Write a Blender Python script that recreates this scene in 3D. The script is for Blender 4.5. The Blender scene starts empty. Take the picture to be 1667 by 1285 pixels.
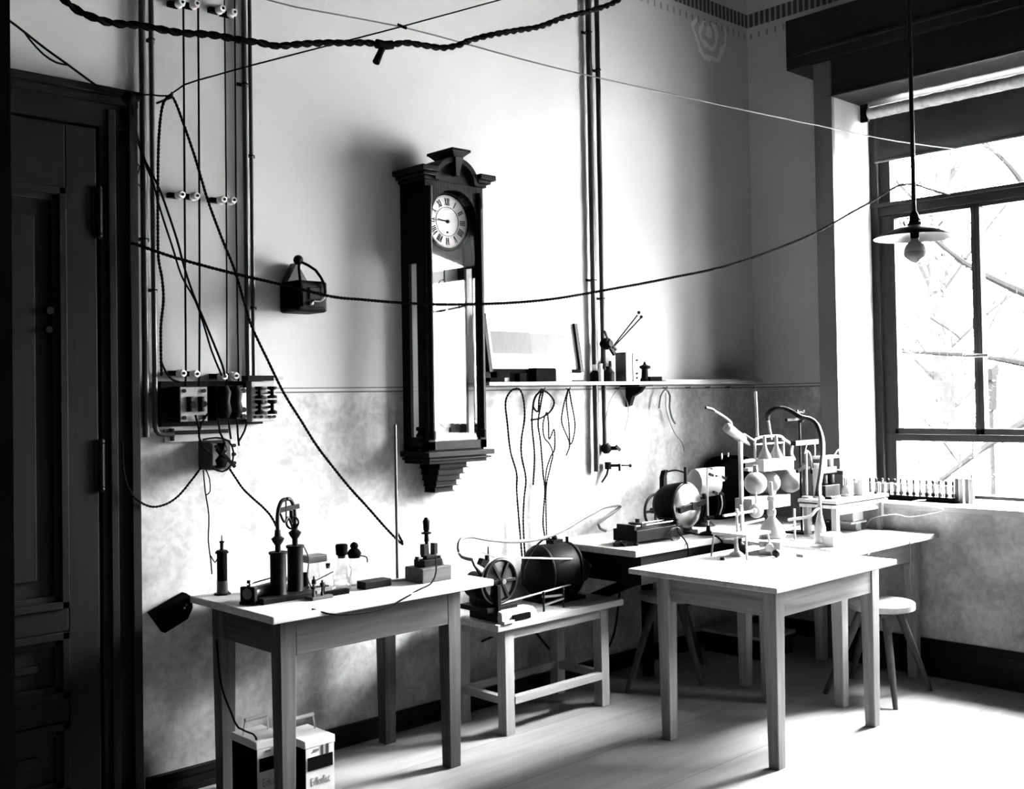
import bpy, bmesh, math, random
from mathutils import Vector, Matrix
random.seed(7)
S = bpy.context.scene
COL = S.collection
PI = math.pi

# ------------------------------------------------------------------ camera
YAW, PITCH, ROLL, FPX, PPY, EYE = .756387, .0208569, -.017179, 1757.0, 610.58, 1.55
FW = Vector((math.sin(YAW)*math.cos(PITCH), math.cos(YAW)*math.cos(PITCH), math.sin(PITCH)))
_r = Vector((math.cos(YAW), -math.sin(YAW), 0)); _u = _r.cross(FW)
RT = _r*math.cos(ROLL) + _u*math.sin(ROLL)
UP = -_r*math.sin(ROLL) + _u*math.cos(ROLL)
CAM = Vector((0, 0, EYE))
cd = bpy.data.cameras.new('camera'); cam = bpy.data.objects.new('camera', cd); COL.objects.link(cam)
cd.sensor_fit = 'HORIZONTAL'; cd.sensor_width = 36.0
cd.lens = FPX*36.0/1667.0
cd.shift_y = -(642.5-PPY)/1667.0
cd.clip_start = .05; cd.clip_end = 300
m = Matrix((RT, UP, -FW)).transposed().to_4x4(); m.translation = CAM
cam.matrix_world = m
S.camera = cam

# ------------------------------------------------------------------ world, daylight, exposure
W = bpy.data.worlds.new('overcast_sky'); S.world = W; W.use_nodes = True
nt = W.node_tree; nt.nodes.clear()
out = nt.nodes.new('ShaderNodeOutputWorld'); bg = nt.nodes.new('ShaderNodeBackground')
tc = nt.nodes.new('ShaderNodeTexCoord'); sx = nt.nodes.new('ShaderNodeSeparateXYZ')
rp = nt.nodes.new('ShaderNodeValToRGB')
cr = rp.color_ramp; cr.elements[0].position = .49; cr.elements[0].color = (.08, .08, .08, 1)
cr.elements[1].position = 1.0; cr.elements[1].color = (1.0, 1.0, 1.0, 1)
for p_, v_ in ((.505, .13), (.56, .22), (.61, .44), (.70, .95)): e_ = cr.elements.new(p_); e_.color = (v_, v_, v_, 1)
mp = nt.nodes.new('ShaderNodeMath'); mp.operation = 'MULTIPLY_ADD'; mp.inputs[1].default_value = .5; mp.inputs[2].default_value = .5
nt.links.new(tc.outputs['Generated'], sx.inputs[0]); nt.links.new(sx.outputs['Z'], mp.inputs[0])
nt.links.new(mp.outputs[0], rp.inputs[0]); nt.links.new(rp.outputs[0], bg.inputs['Color'])
bg.inputs['Strength'].default_value = 100.0
nt.links.new(bg.outputs[0], out.inputs[0])
vs = S.view_settings
S.display_settings.display_device = 'sRGB'
vs.view_transform = 'Standard'; vs.look = 'None'; vs.gamma = 1.0; vs.use_curve_mapping = False
vs.exposure = 3.55
# soft sun behind thin cloud, through the big window
sd = bpy.data.lights.new('hazy_sun', 'SUN'); sd.energy = 0.0; sd.angle = math.radians(9)
so = bpy.data.objects.new('hazy_sun', sd); COL.objects.link(so)
so.rotation_euler = Vector((-1.0, .36, -.62)).to_track_quat('-Z', 'Y').to_euler()
def portal(name, x, y0, y1, z0, z1):
    d = bpy.data.lights.new(name, 'AREA'); d.shape = 'RECTANGLE'; d.size = y1-y0; d.size_y = z1-z0
    d.cycles.is_portal = True
    o = bpy.data.objects.new(name, d); COL.objects.link(o); o.location = (x, (y0+y1)/2, (z0+z1)/2)
    o.rotation_euler = (PI/2, 0, PI/2)
    o.rotation_euler = Vector((-1, 0, 0)).to_track_quat('-Z', 'Z').to_euler()
portal('window_portal', 6.26, 1.75, 3.2, .92, 3.3)
portal('window_portal', 6.26, -.3, 1.45, .92, 3.3)

# ------------------------------------------------------------------ pixel (1667x1285 frame) -> point in the room
def ray(x, y): return FW + RT*((x-833.5)/FPX) - UP*((y-PPY)/FPX)
def onz(x, y, z): d = ray(x, y); return CAM + d*((z-EYE)/d.z)
def ony(x, y, Y): d = ray(x, y); return CAM + d*(Y/d.y)
def onx(x, y, X): d = ray(x, y); return CAM + d*(X/d.x)
def onv(x, y, A, B):              # on the upright plane through plan points A, B
    n = Vector((-(B[1]-A[1]), B[0]-A[0], 0)); a = Vector((A[0], A[1], EYE)); d = ray(x, y)
    return CAM + d*((a-CAM).dot(n)/d.dot(n))

# ------------------------------------------------------------------ materials
def _mat(name):
    mt = bpy.data.materials.new(name); mt.use_nodes = True
    return mt, mt.node_tree, mt.node_tree.nodes['Principled BSDF']
def g4(v): return (v, v, v, 1)
def plain(name, v, rough=.6, metal=0, noise=0, scale=20, bump=0, spec=.4, stretch=None, detail=4):
    mt, nt, b = _mat(name)
    b.inputs['Roughness'].default_value = rough; b.inputs['Metallic'].default_value = metal
    b.inputs['Specular IOR Level'].default_value = spec
    b.inputs['Base Color'].default_value = g4(v)
    if noise or bump:
        tc = nt.nodes.new('ShaderNodeTexCoord'); mp = nt.nodes.new('ShaderNodeMapping')
        if stretch: mp.inputs['Scale'].default_value = stretch
        nz = nt.nodes.new('ShaderNodeTexNoise'); nz.inputs['Scale'].default_value = scale; nz.inputs['Detail'].default_value = detail
        nt.links.new(tc.outputs['Object'], mp.inputs[0]); nt.links.new(mp.outputs[0], nz.inputs['Vector'])
        if noise:
            r = nt.nodes.new('ShaderNodeMapRange'); r.inputs['From Min'].default_value = .3; r.inputs['From Max'].default_value = .7
            r.inputs['To Min'].default_value = v*(1-noise); r.inputs['To Max'].default_value = v*(1+noise)
            nt.links.new(nz.outputs['Fac'], r.inputs['Value']); nt.links.new(r.outputs[0], b.inputs['Base Color'])
        if bump:
            bp = nt.nodes.new('ShaderNodeBump'); bp.inputs['Strength'].default_value = bump; bp.inputs['Distance'].default_value = .01
            nt.links.new(nz.outputs['Fac'], bp.inputs['Height']); nt.links.new(bp.outputs[0], b.inputs['Normal'])
    return mt
def glassy(name, tint=.96, gloss=.08, rough=.02):
    mt = bpy.data.materials.new(name); mt.use_nodes = True; nt = mt.node_tree; nt.nodes.clear()
    o = nt.nodes.new('ShaderNodeOutputMaterial'); mx = nt.nodes.new('ShaderNodeMixShader')
    t = nt.nodes.new('ShaderNodeBsdfTransparent'); t.inputs[0].default_value = g4(tint)
    g = nt.nodes.new('ShaderNodeBsdfGlossy'); g.inputs['Roughness'].default_value = rough
    lw = nt.nodes.new('ShaderNodeLayerWeight'); lw.inputs['Blend'].default_value = .25
    ad = nt.nodes.new('ShaderNodeMath'); ad.operation = 'MULTIPLY_ADD'; ad.inputs[1].default_value = .6; ad.inputs[2].default_value = gloss
    ad.use_clamp = True
    nt.links.new(lw.outputs['Facing'], ad.inputs[0]); nt.links.new(ad.outputs[0], mx.inputs[0])
    nt.links.new(t.outputs[0], mx.inputs[1]); nt.links.new(g.outputs[0], mx.inputs[2]); nt.links.new(mx.outputs[0], o.inputs[0])
    return mt
M = {}
def wood(name, v, along, rough=.55, noise=.35, fine=26, spec=.2):
    st = [fine, fine, fine]; st['xyz'.index(along)] = 1.2
    return plain(name, v, rough, noise=noise, scale=1.6, stretch=st, bump=.06, spec=spec)
for ax in 'xyz':
    M['wood_'+ax] = wood('worn_oak_'+ax, .036, ax, spec=.1)
    M['lightwood_'+ax] = wood('lit_oak_'+ax, .14, ax, spec=.12)  # oak lightened in place of window light on the front faces
    M['top_'+ax] = wood('scrubbed_table_top_'+ax, .24, ax, noise=.15)
    M['pale_'+ax] = wood('pale_deal_'+ax, .19, ax, noise=.18)
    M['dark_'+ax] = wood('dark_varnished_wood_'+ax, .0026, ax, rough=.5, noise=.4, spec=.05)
M['door'] = wood('dark_painted_door', .0032, 'z', rough=.6, noise=.25, spec=.06)
M['black'] = plain('black_japan', .0025, .5, noise=.2, spec=.03)
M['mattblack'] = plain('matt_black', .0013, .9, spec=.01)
M['iron'] = plain('dark_iron', .0035, .5, spec=.06)
M['steel'] = plain('steel', .45, .28, metal=1)
M['brass'] = plain('lacquered_brass', .55, .25, metal=1)
M['white'] = plain('white_paint', .2, .5, noise=.05)
M['porcelain'] = plain('glazed_porcelain', .5, .15, spec=.6)
M['paper'] = plain('paper_card', .5, .8, noise=.04)
M['cord'] = plain('black_braided_cord', .0025, .9, noise=.4, scale=300, spec=.02)
M['palecord'] = plain('pale_cotton_cord', .25, .8, noise=.3, scale=300)
M['lead'] = plain('grey_lead_pipe', .012, .45, noise=.3, scale=12)
M['grey'] = plain('grey_paint', .04, .55, noise=.15)
M['midgrey'] = plain('mid_grey_metal', .011, .4, noise=.2)
M['rubber'] = plain('black_rubber', .0025, .35, spec=.07)
M['greyrubber'] = plain('grey_rubber_tube', .035, .5)
M['glass'] = glassy('thin_glass', .97, .05)
M['flask'] = glassy('blown_glass', .93, .12)
M['jar'] = glassy('jar_glass', .55, .05)
M['frost'] = plain('opal_glass', .15, .3, spec=.4)
M['greypane'] = glassy('light_cutting_glass', .34, .03)  # tint added to cut the daylight entering by the second window
M['pane'] = glassy('window_glass', .98, .03)

# ------------------------------------------------------------------ mesh builder
class MB:
    def __init__(s): s.bm = bmesh.new(); s.mi = 0
    def _faces(s, f):
        for q in f: q.material_index = s.mi
    def box(s, a, b):
        x0, x1 = sorted((a[0], b[0])); y0, y1 = sorted((a[1], b[1])); z0, z1 = sorted((a[2], b[2]))
        v = [s.bm.verts.new(p) for p in ((x0,y0,z0),(x1,y0,z0),(x1,y1,z0),(x0,y1,z0),(x0,y0,z1),(x1,y0,z1),(x1,y1,z1),(x0,y1,z1))]
        s._faces([s.bm.faces.new([v[i] for i in q]) for q in ((0,3,2,1),(4,5,6,7),(0,1,5,4),(1,2,6,5),(2,3,7,6),(3,0,4,7))])
        return s
    def hexa(s, p8):
        v = [s.bm.verts.new(p) for p in p8]
        s._faces([s.bm.faces.new([v[i] for i in q]) for q in ((0,3,2,1),(4,5,6,7),(0,1,5,4),(1,2,6,5),(2,3,7,6),(3,0,4,7))])
        return s
    def obox(s, c, size, rot=(0,0,0)):
        from mathutils import Euler
        R = Euler(rot).to_matrix(); c = Vector(c); hx, hy, hz = [q/2 for q in size]
        return s.hexa([c + R @ Vector(p) for p in ((-hx,-hy,-hz),(hx,-hy,-hz),(hx,hy,-hz),(-hx,hy,-hz),(-hx,-hy,hz),(hx,-hy,hz),(hx,hy,hz),(-hx,hy,hz))])
    def bar(s, p, q, w, h, upv=(0,0,1)):
        p = Vector(p); q = Vector(q); d = (q-p).normalized(); u = Vector(upv)
        if abs(d.dot(u)) > .98: u = Vector((1,0,0))
        r = d.cross(u).normalized(); u = r.cross(d)
        return s.hexa([p-r*w/2-u*h/2, p+r*w/2-u*h/2, q+r*w/2-u*h/2, q-r*w/2-u*h/2, p-r*w/2+u*h/2, p+r*w/2+u*h/2, q+r*w/2+u*h/2, q-r*w/2+u*h/2])
    def cyl(s, p, q, r, r2=None, n=16, cap=True):
        return s.lathe(p, q, [(0, r), (1, r if r2 is None else r2)], n, cap)
    def lathe(s, p, q, prof, n=20, cap=True, absolute=False):
        """prof: (t along p->q, radius); absolute: t in metres"""
        p = Vector(p); q = Vector(q); L = (q-p).length; d = (q-p)/L
        a = d.orthogonal().normalized(); b = d.cross(a); rings = []
        for t, r in prof:
            c = p + d*(t if absolute else t*L)
            if r < 1e-6: rings.append([s.bm.verts.new(c)])
            else: rings.append([s.bm.verts.new(c + a*(r*math.cos(2*PI*i/n)) + b*(r*math.sin(2*PI*i/n))) for i in range(n)])
        for A, B in zip(rings, rings[1:]):
            for i in range(n):
                j = (i+1) % n
                if len(A) == 1 and len(B) == 1: continue
                if len(A) == 1: f = [A[0], B[j], B[i]]
                elif len(B) == 1: f = [A[i], A[j], B[0]]
                else: f = [A[i], A[j], B[j], B[i]]
                s._faces([s.bm.faces.new(f)])
        if cap:
            if len(rings[0]) > 2: s._faces([s.bm.faces.new(rings[0][::-1])])
            if len(rings[-1]) > 2: s._faces([s.bm.faces.new(rings[-1])])
        return s
    def ball(s, c, r, n=16, sz=1.0):
        c = Vector(c); k = 9
        prof = [((1-math.cos(PI*i/k))/2, r*math.sin(PI*i/k)) for i in range(k+1)]
        return s.lathe(c-Vector((0,0,r*sz)), c+Vector((0,0,r*sz)), prof, n)
    def ring(s, c, axis, R, r, n=28, k=8, a0=0, a1=2*PI):
        c = Vector(c); d = Vector(axis).normalized(); a = d.orthogonal().normalized()
        if abs(d.z) < .9: a = Vector((0,0,1)) - d*d.z; a.normalize()
        b = d.cross(a); full = abs(a1-a0-2*PI) < 1e-6
        pts = [c + a*(R*math.cos(a0+(a1-a0)*i/n)) + b*(R*math.sin(a0+(a1-a0)*i/n)) for i in range(n if full else n+1)]
        return s.tube(pts, r, k, closed=full)
    def tube(s, pts, r, k=8, closed=False, radii=None):
        P = [Vector(p) for p in pts]; n = len(P); rings = []; nrm = None
        for i in range(n):
            if closed: t = P[(i+1) % n]-P[i-1]
            else: t = P[min(i+1, n-1)]-P[max(i-1, 0)]
            if t.length < 1e-9: t = Vector((0,0,1))
            t.normalize()
            nrm = t.orthogonal() if nrm is None else nrm - t*nrm.dot(t)
            if nrm.length < 1e-6: nrm = t.orthogonal()
            nrm.normalize(); b = t.cross(nrm); rr = radii[i] if radii else r
            rings.append([s.bm.verts.new(P[i] + nrm*(rr*math.cos(2*PI*j/k)) + b*(rr*math.sin(2*PI*j/k))) for j in range(k)])
        m = n if closed else n-1
        for i in range(m):
            A = rings[i]; B = rings[(i+1) % n]; off = 0
            if closed and i == n-1:
                off = min(range(k), key=lambda o: (A[0].co-B[o].co).length)
            for j in range(k):
                f = [A[j], A[(j+1) % k], B[(j+1+off) % k], B[(j+off) % k]]
                s._faces([s.bm.faces.new(f)])
        if not closed:
            s._faces([s.bm.faces.new(rings[0][::-1]), s.bm.faces.new(rings[-1])])
        return s
    def prism(s, poly, vec):
        """closed polygon of 3-D points pushed along vec"""
        vec = Vector(vec); A = [s.bm.verts.new(Vector(p)) for p in poly]; B = [s.bm.verts.new(Vector(p)+vec) for p in poly]
        n = len(A); fs = [s.bm.faces.new(A), s.bm.faces.new(B[::-1])]
        for i in range(n): fs.append(s.bm.faces.new([A[i], B[i], B[(i+1) % n], A[(i+1) % n]]))
        s._faces(fs); bmesh.ops.recalc_face_normals(s.bm, faces=fs)
        return s
    def grid(s, rows):
        V = [[s.bm.verts.new(p) for p in r] for r in rows]
        for A, B in zip(V, V[1:]):
            for i in range(len(A)-1): s._faces([s.bm.faces.new([A[i], A[i+1], B[i+1], B[i]])])
        return s
    def build(s, name, mat, parent=None, smooth=False, bevel=0):
        me = bpy.data.meshes.new(name)
        bmesh.ops.recalc_face_normals(s.bm, faces=s.bm.faces[:])
        if smooth:
            for f in s.bm.faces: f.smooth = True
            for e in s.bm.edges:
                if len(e.link_faces) == 2 and e.calc_face_angle(0) > .7: e.smooth = False
        s.bm.to_mesh(me); s.bm.free()
        for mm in (mat if isinstance(mat, (list, tuple)) else [mat]): me.materials.append(M[mm] if isinstance(mm, str) else mm)
        o = bpy.data.objects.new(name, me); COL.objects.link(o)
        if parent is not None:
            o.parent = parent; o.matrix_parent_inverse = wm(parent).inverted()
        if bevel:
            md = o.modifiers.new('edge', 'BEVEL'); md.width = bevel; md.segments = 2; md.limit_method = 'ANGLE'; md.angle_limit = .9
        return o
def wm(o):
    b = Matrix.LocRotScale(o.location, o.rotation_euler, o.scale)
    return (wm(o.parent) @ o.matrix_parent_inverse @ b) if o.parent else b
def tag(o, label, cat, group=None):
    o['label'] = label; o['category'] = cat
    if group: o['group'] = group
    return o
def thing(name, loc, label, cat, group=None, rz=0):
    o = bpy.data.objects.new(name, None); COL.objects.link(o); o.location = loc; o.rotation_euler = (0, 0, rz); o.empty_display_size = .05
    return tag(o, label, cat, group)
def struct(o): o['kind'] = 'structure'; return o
def dup(root, loc, label=None, rz=None, group=None):
    r = root.copy(); COL.objects.link(r); r.location = loc
    if rz is not None: r.rotation_euler = (0, 0, rz)
    if label: r['label'] = label
    if group: r['group'] = group
    for ch in list(root.children):
        c = ch.copy(); COL.objects.link(c); c.parent = r; c.matrix_parent_inverse = ch.matrix_parent_inverse.copy()
        for g in list(ch.children):
            d = g.copy(); COL.objects.link(d); d.parent = c; d.matrix_parent_inverse = g.matrix_parent_inverse.copy()
    return r
def spline(pts, step=.03):
    P = [Vector(p) for p in pts]; P = [P[0]*2-P[1]] + P + [P[-1]*2-P[-2]]; o = []
    for i in range(1, len(P)-2):
        a, b, c, d = P[i-1:i+3]; n = max(2, int((c-b).length/step))
        for j in range(n):
            t = j/n
            o.append(.5*((2*b)+(c-a)*t+(2*a-5*b+4*c-d)*t*t+(3*b-a-3*c+d)*t**3))
    return o+[P[-2]]
def wire(name, pts, r, mat, label, cat='wire', twist=0, step=.03, parent=None, group=None, k=6):
    sp = spline(pts, step if not twist else min(step, twist/7)); mb = MB()
    if twist:
        ln = 0; A = []; B = []; nrm = None
        for i, p in enumerate(sp):
            t = (sp[min(i+1, len(sp)-1)]-sp[max(i-1, 0)]).normalized()
            nrm = t.orthogonal() if nrm is None else nrm-t*nrm.dot(t)
            nrm.normalize(); b = t.cross(nrm)
            if i: ln += (p-sp[i-1]).length
            a = 2*PI*ln/twist; off = (nrm*math.cos(a)+b*math.sin(a))*r*.42
            A.append(p+off); B.append(p-off)
        mb.tube(A, r*.6, 6); mb.tube(B, r*.6, 6)
    else: mb.tube(sp, r, k)
    o = mb.build(name, mat, parent, smooth=True)
    if parent is None: tag(o, label, cat, group)
    return o

# ================================================================== the room
WY, WX, FX = 4.10, 6.08, 5.69      # back wall, right wall, face of the window surround
def wall_material():
    """plaster above, mottled wallpaper dado below with a printed border, stencilled frieze near the ceiling"""
    mt, nt, b = _mat('plaster_and_wallpaper'); b.inputs['Roughness'].default_value = .85; b.inputs['Specular IOR Level'].default_value = .15
    N = nt.nodes.new; L = nt.links.new
    tc = N('ShaderNodeTexCoord'); sp = N('ShaderNodeSeparateXYZ'); L(tc.outputs['Object'], sp.inputs[0])
    def noise(scale, lo, hi, a, c, det=5, dist=0.0):
        n = N('ShaderNodeTexNoise'); n.inputs['Scale'].default_value = scale; n.inputs['Detail'].default_value = det; n.inputs['Distortion'].default_value = dist
        L(tc.outputs['Object'], n.inputs['Vector'])
        r = N('ShaderNodeMapRange'); r.inputs['From Min'].default_value = lo; r.inputs['From Max'].default_value = hi
        r.inputs['To Min'].default_value = a; r.inputs['To Max'].default_value = c; L(n.outputs['Fac'], r.inputs['Value']); return r.outputs[0]
    def math_(op, x, y=None, z=None):
        m_ = N('ShaderNodeMath'); m_.operation = op
        for i, q in enumerate((x, y, z)):
            if q is None: continue
            if isinstance(q, (int, float)): m_.inputs[i].default_value = q
            else: L(q, m_.inputs[i])
        return m_.outputs[0]
    def mix(f, a, c):
        m_ = N('ShaderNodeMix'); m_.data_type = 'FLOAT'
        for i, q in ((0, f), (2, a), (3, c)):
            if isinstance(q, (int, float)): m_.inputs[i].default_value = q
            else: L(q, m_.inputs[i])
        return m_.outputs[0]
    z = sp.outputs['Z']; h = math_('SUBTRACT', sp.outputs['X'], sp.outputs['Y'])
    up = noise(1.3, .3, .7, .28, .32, 6)
    pat = noise(5.0, .36, .64, .21, .33, 6, .7)
    pat2 = noise(30.0, .35, .65, .85, 1.12, 4, .5)
    low = math_('MULTIPLY', pat, pat2)
    col = mix(math_('GREATER_THAN', z, 1.585), low, up)
    for z0, z1, v in ((1.585, 1.592, .14), (1.604, 1.610, .18)):
        inb = math_('MULTIPLY', math_('GREATER_THAN', z, z0), math_('LESS_THAN', z, z1)); col = mix(inb, col, v*.55)
    inb = math_('MULTIPLY', math_('GREATER_THAN', z, 3.985), math_('LESS_THAN', z, 4.075))
    tick = math_('LESS_THAN', math_('FRACT', math_('MULTIPLY', h, 24.0)), .6)
    col = mix(math_('MULTIPLY', inb, mix(tick, .45, 1.0)), col, .035)
    ins = math_('MULTIPLY', math_('GREATER_THAN', z, 3.905), math_('LESS_THAN', z, 3.945))
    tick2 = math_('LESS_THAN', math_('FRACT', math_('MULTIPLY', h, 16.0)), .28)
    col = mix(math_('MULTIPLY', ins, tick2), col, .16)
    # water stain rings under the frieze
    vs_ = N('ShaderNodeVectorMath'); vs_.operation = 'DISTANCE'; L(tc.outputs['Object'], vs_.inputs[0]); vs_.inputs[1].default_value = (5.66, 4.1, 3.86)
    d = math_('ADD', vs_.outputs['Value'], noise(9.0, .3, .7, -.03, .03))
    rings = math_('MULTIPLY', math_('LESS_THAN', d, .19), math_('GREATER_THAN', math_('SINE', math_('MULTIPLY', d, 90.0)), .2))
    col = mix(math_('MULTIPLY', math_('MULTIPLY', rings, math_('LESS_THAN', z, 3.93)), .7), col, .5)
    L(col, b.inputs['Base Color'])
    bp = N('ShaderNodeBump'); bp.inputs['Strength'].default_value = .12; bp.inputs['Distance'].default_value = .01
    n = N('ShaderNodeTexNoise'); n.inputs['Scale'].default_value = 9; n.inputs['Detail'].default_value = 6; L(tc.outputs['Object'], n.inputs['Vector'])
    L(n.outputs['Fac'], bp.inputs['Height']); L(bp.outputs[0], b.inputs['Normal'])
    return mt
M['wall'] = wall_material()
M['reveal'] = plain('white_reveal_plaster', .17, .85, noise=.03, scale=3)
M['dim'] = plain('dull_distemper', .10, .9, noise=.1, scale=2)
M['ceil'] = plain('ceiling_distemper', .05, .9, noise=.06, scale=2)
M['casing'] = plain('brown_painted_casing', .045, .5, noise=.12, scale=5, stretch=(3, 3, .4))
M['beam'] = plain('dark_brown_casing', .007, .5, spec=.08, noise=.2, scale=4)
M['sash'] = plain('grey_painted_sash', .009, .55, spec=.06, noise=.12, scale=8)
M['base'] = wood('dark_skirting', .0045, 'x', rough=.5, spec=.06)
M['basey'] = wood('dark_skirting_y', .0045, 'y', rough=.5, spec=.06)
def floor_material():
    mt, nt, b = _mat('worn_floorboards'); N = nt.nodes.new; L = nt.links.new
    b.inputs['Roughness'].default_value = .5; b.inputs['Specular IOR Level'].default_value = .3
    tc = N('ShaderNodeTexCoord'); mp = N('ShaderNodeMapping'); mp.inputs['Scale'].default_value = (1.0, 9.0, 1.0); L(tc.outputs['Object'], mp.inputs[0])
    n = N('ShaderNodeTexNoise'); n.inputs['Scale'].default_value = 2.2; n.inputs['Detail'].default_value = 8; L(mp.outputs[0], n.inputs['Vector'])
    r = N('ShaderNodeMapRange'); r.inputs['From Min'].default_value = .3; r.inputs['From Max'].default_value = .7; r.inputs['To Min'].default_value = .115; r.inputs['To Max'].default_value = .17
    L(n.outputs['Fac'], r.inputs['Value'])
    sp = N('ShaderNodeSeparateXYZ'); L(tc.outputs['Object'], sp.inputs[0])
    fr = N('ShaderNodeMath'); fr.operation = 'MULTIPLY'; fr.inputs[1].default_value = 2.2; L(sp.outputs['Y'], fr.inputs[0])
    f2 = N('ShaderNodeMath'); f2.operation = 'FRACT'; L(fr.outputs[0], f2.inputs[0])
    lt = N('ShaderNodeMath'); lt.operation = 'LESS_THAN'; lt.inputs[1].default_value = .012; L(f2.outputs[0], lt.inputs[0])
    mx = N('ShaderNodeMix'); mx.data_type = 'FLOAT'; L(lt.outputs[0], mx.inputs[0]); L(r.outputs[0], mx.inputs[2]); mx.inputs[3].default_value = .07
    L(mx.outputs[0], b.inputs['Base Color'])
    return mt
M['floor'] = floor_material()
def piece(name, boxes, mat, parent=None, bevel=0):
    mb = MB()
    for a, b in boxes: mb.box(a, b)
    return mb.build(name, mat, parent, bevel=bevel)
struct(piece('floor', [((-1.7, -2.7, -.06), (6.4, 4.3, 0))], 'floor'))
struct(piece('ceiling', [((-1.7, -2.7, 4.40), (6.4, 4.3, 4.5))], 'ceil'))
struct(piece('wall_back', [((-1.7, WY, 0), (6.3, WY+.2, 4.4))], 'wall'))
struct(piece('wall_left', [((-1.8, -2.7, 0), (-1.6, 4.3, 4.4))], 'dim'))
struct(piece('wall_front', [((-1.7, -2.8, 0), (6.4, -2.6, 4.4))], 'dim'))
# right wall: thick, with two window openings, the second one outside the photograph
struct(piece('wall_right', [((WX, 3.30, 0), (6.30, WY, 4.4)), ((FX, 1.45, 0), (6.30, 3.30, .895)), ((WX, -2.6, 3.30), (6.30, 3.30, 4.4)),
     ((FX, 1.45, .895), (6.30, 1.75, 3.30)), ((FX, -2.6, 0), (6.30, -.30, 3.30)), ((FX, -.30, 0), (6.30, 1.45, .895))], 'wall'))
# the left reveal of the window and its dark casing
struct(piece('trim_reveal', [((FX+.012, 3.258, .895), (6.30, 3.36, 3.275))], 'reveal'))
struct(piece('trim_casing', [((FX-.012, 3.262, 0), (WX, 3.378, 3.49)), ((FX-.02, 3.256, .93), (FX+.012, 3.266, 3.275))], 'casing', bevel=.004))
struct(piece('trim_lintel', [((FX, -2.6, 3.275), (WX, 3.30, 3.50)), ((FX-.012, -2.6, 3.275), (FX, 3.30, 3.29))], 'beam', bevel=.004))
struct(piece('trim_pelmet', [((FX-.03, -2.6, 3.50), (WX, 3.545, 3.79)), ((FX-.05, -2.6, 3.555), (FX-.03, 3.50, 3.575)), ((FX-.03, 3.378, 3.488), (WX, 3.545, 3.50))], 'beam', bevel=.004))
struct(piece('trim_sill', [((FX-.045, 1.75, .895), (6.30, 3.255, .928)), ((FX-.045, -.30, .895), (6.30, 1.45, .928))], 'white', bevel=.006))
# skirtings
b0 = MB(); b0.box((1.86, WY-.028, 0), (6.08, WY, .085)); b0.box((1.86, WY-.034, .06), (6.08, WY, .07)); b0.box((1.86, WY-.04, 0), (6.08, WY, .022))
struct(b0.build('baseboard_back', 'base'))
struct(piece('baseboard_right', [((FX-.022, -2.6, 0), (FX, 3.26, .20)), ((FX-.028, -2.6, 0), (FX-.02, 3.26, .17)), ((WX-.02, 3.38, 0), (WX, WY, .10))], 'basey', bevel=.003))
# tall dark post the picture is taken past, at its left edge
pA = ony(21, 640, 1.55)
struct(piece('trim_post', [((.22, 1.55, 0), (pA.x, 1.70, 4.4)), ((.22, 1.545, 0), (pA.x-.03, 1.55, 4.4))], 'door'))

# ---- door in the back wall
dx1 = ony(216, 640, WY).x; dxl = dx1-1.10; dz = 2.762
D = bpy.data.objects.new('door_1', None); COL.objects.link(D); D.location = ((dx1+dxl)/2, WY, 0); struct(D)
xs = ony(153, 700, WY).x            # hinge line between casing and leaf
c = MB()
c.box((xs+.012, WY-.045, 0), (dx1, WY, dz-.07)); c.box((xs+.04, WY-.06, 0), (xs+.07, WY, dz-.08)); c.box((dx1-.035, WY-.07, 0), (dx1, WY, dz-.05))
c.box((dxl-.1, WY-.05, dz-.15), (dx1+.004, WY, dz)); c.box((dxl-.1, WY-.085, dz-.03), (dx1+.012, WY, dz)); c.box((dxl-.1, WY-.065, dz-.06), (dx1+.006, WY, dz-.03))
c.build('door_casing', 'door', D, bevel=.003)
lf = MB(); lf.box((dxl, WY-.03, .01), (xs-.003, WY, dz-.16))
xp = ony(103, 900, WY).x            # inner edge of the right stile
lf.box((xp, WY-.05, .01), (xs-.003, WY-.03, dz-.16))
for z0, z1 in ((2.36, dz-.16), (.715, .80), (.385, .47), (.01, .12)): lf.box((dxl+.12, WY-.05, z0), (xp, WY-.03, z1))
lf.box((dxl, WY-.05, .01), (dxl+.12, WY-.03, dz-.16))
lf.build('door_leaf', 'door', D, bevel=.004)
for z0, z1 in ((.80, 2.36), (.47, .715), (.12, .385)):
    p = MB(); w = .028
    for k, y in ((0, .062), (1, .045)):
        e = .022*k
        p.box((dxl+.12+e, WY-y, z0+e), (xp-e, WY-.03, z0+e+w)); p.box((dxl+.12+e, WY-y, z1-e-w), (xp-e, WY-.03, z1-e))
        p.box((xp-e-w, WY-y, z0+e), (xp-e, WY-.03, z1-e)); p.box((dxl+.12+e, WY-y, z0+e), (dxl+.12+e+w, WY-.03, z1-e))
    p.box((dxl+.24, WY-.042, z0+.11), (xp-.11, WY-.03, z1-.11))
    p.build('door_panel', 'door', D, bevel=.003)
for z0 in (1.24, 2.2):
    h = MB(); h.cyl((xs+.004, WY-.06, z0), (xs+.004, WY-.06, z0+.16), .010, n=10); h.ball((xs+.004, WY-.06, z0-.01), .012, 8); h.ball((xs+.004, WY-.06, z0+.17), .012, 8)
    h.box((xs-.02, WY-.055, z0), (xs+.02, WY-.048, z0+.16)); h.build('door_hinge', 'iron', D, smooth=True)
kb = ony(80, 506, WY-.05); e = MB(); e.cyl((kb.x, WY-.065, kb.z), (kb.x, WY-.03, kb.z), .014, n=12); e.cyl((kb.x-.003, WY-.06, kb.z-.07), (kb.x-.003, WY-.03, kb.z-.07), .012, n=12); e.build('key_plate', 'iron', D, smooth=True)

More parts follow.
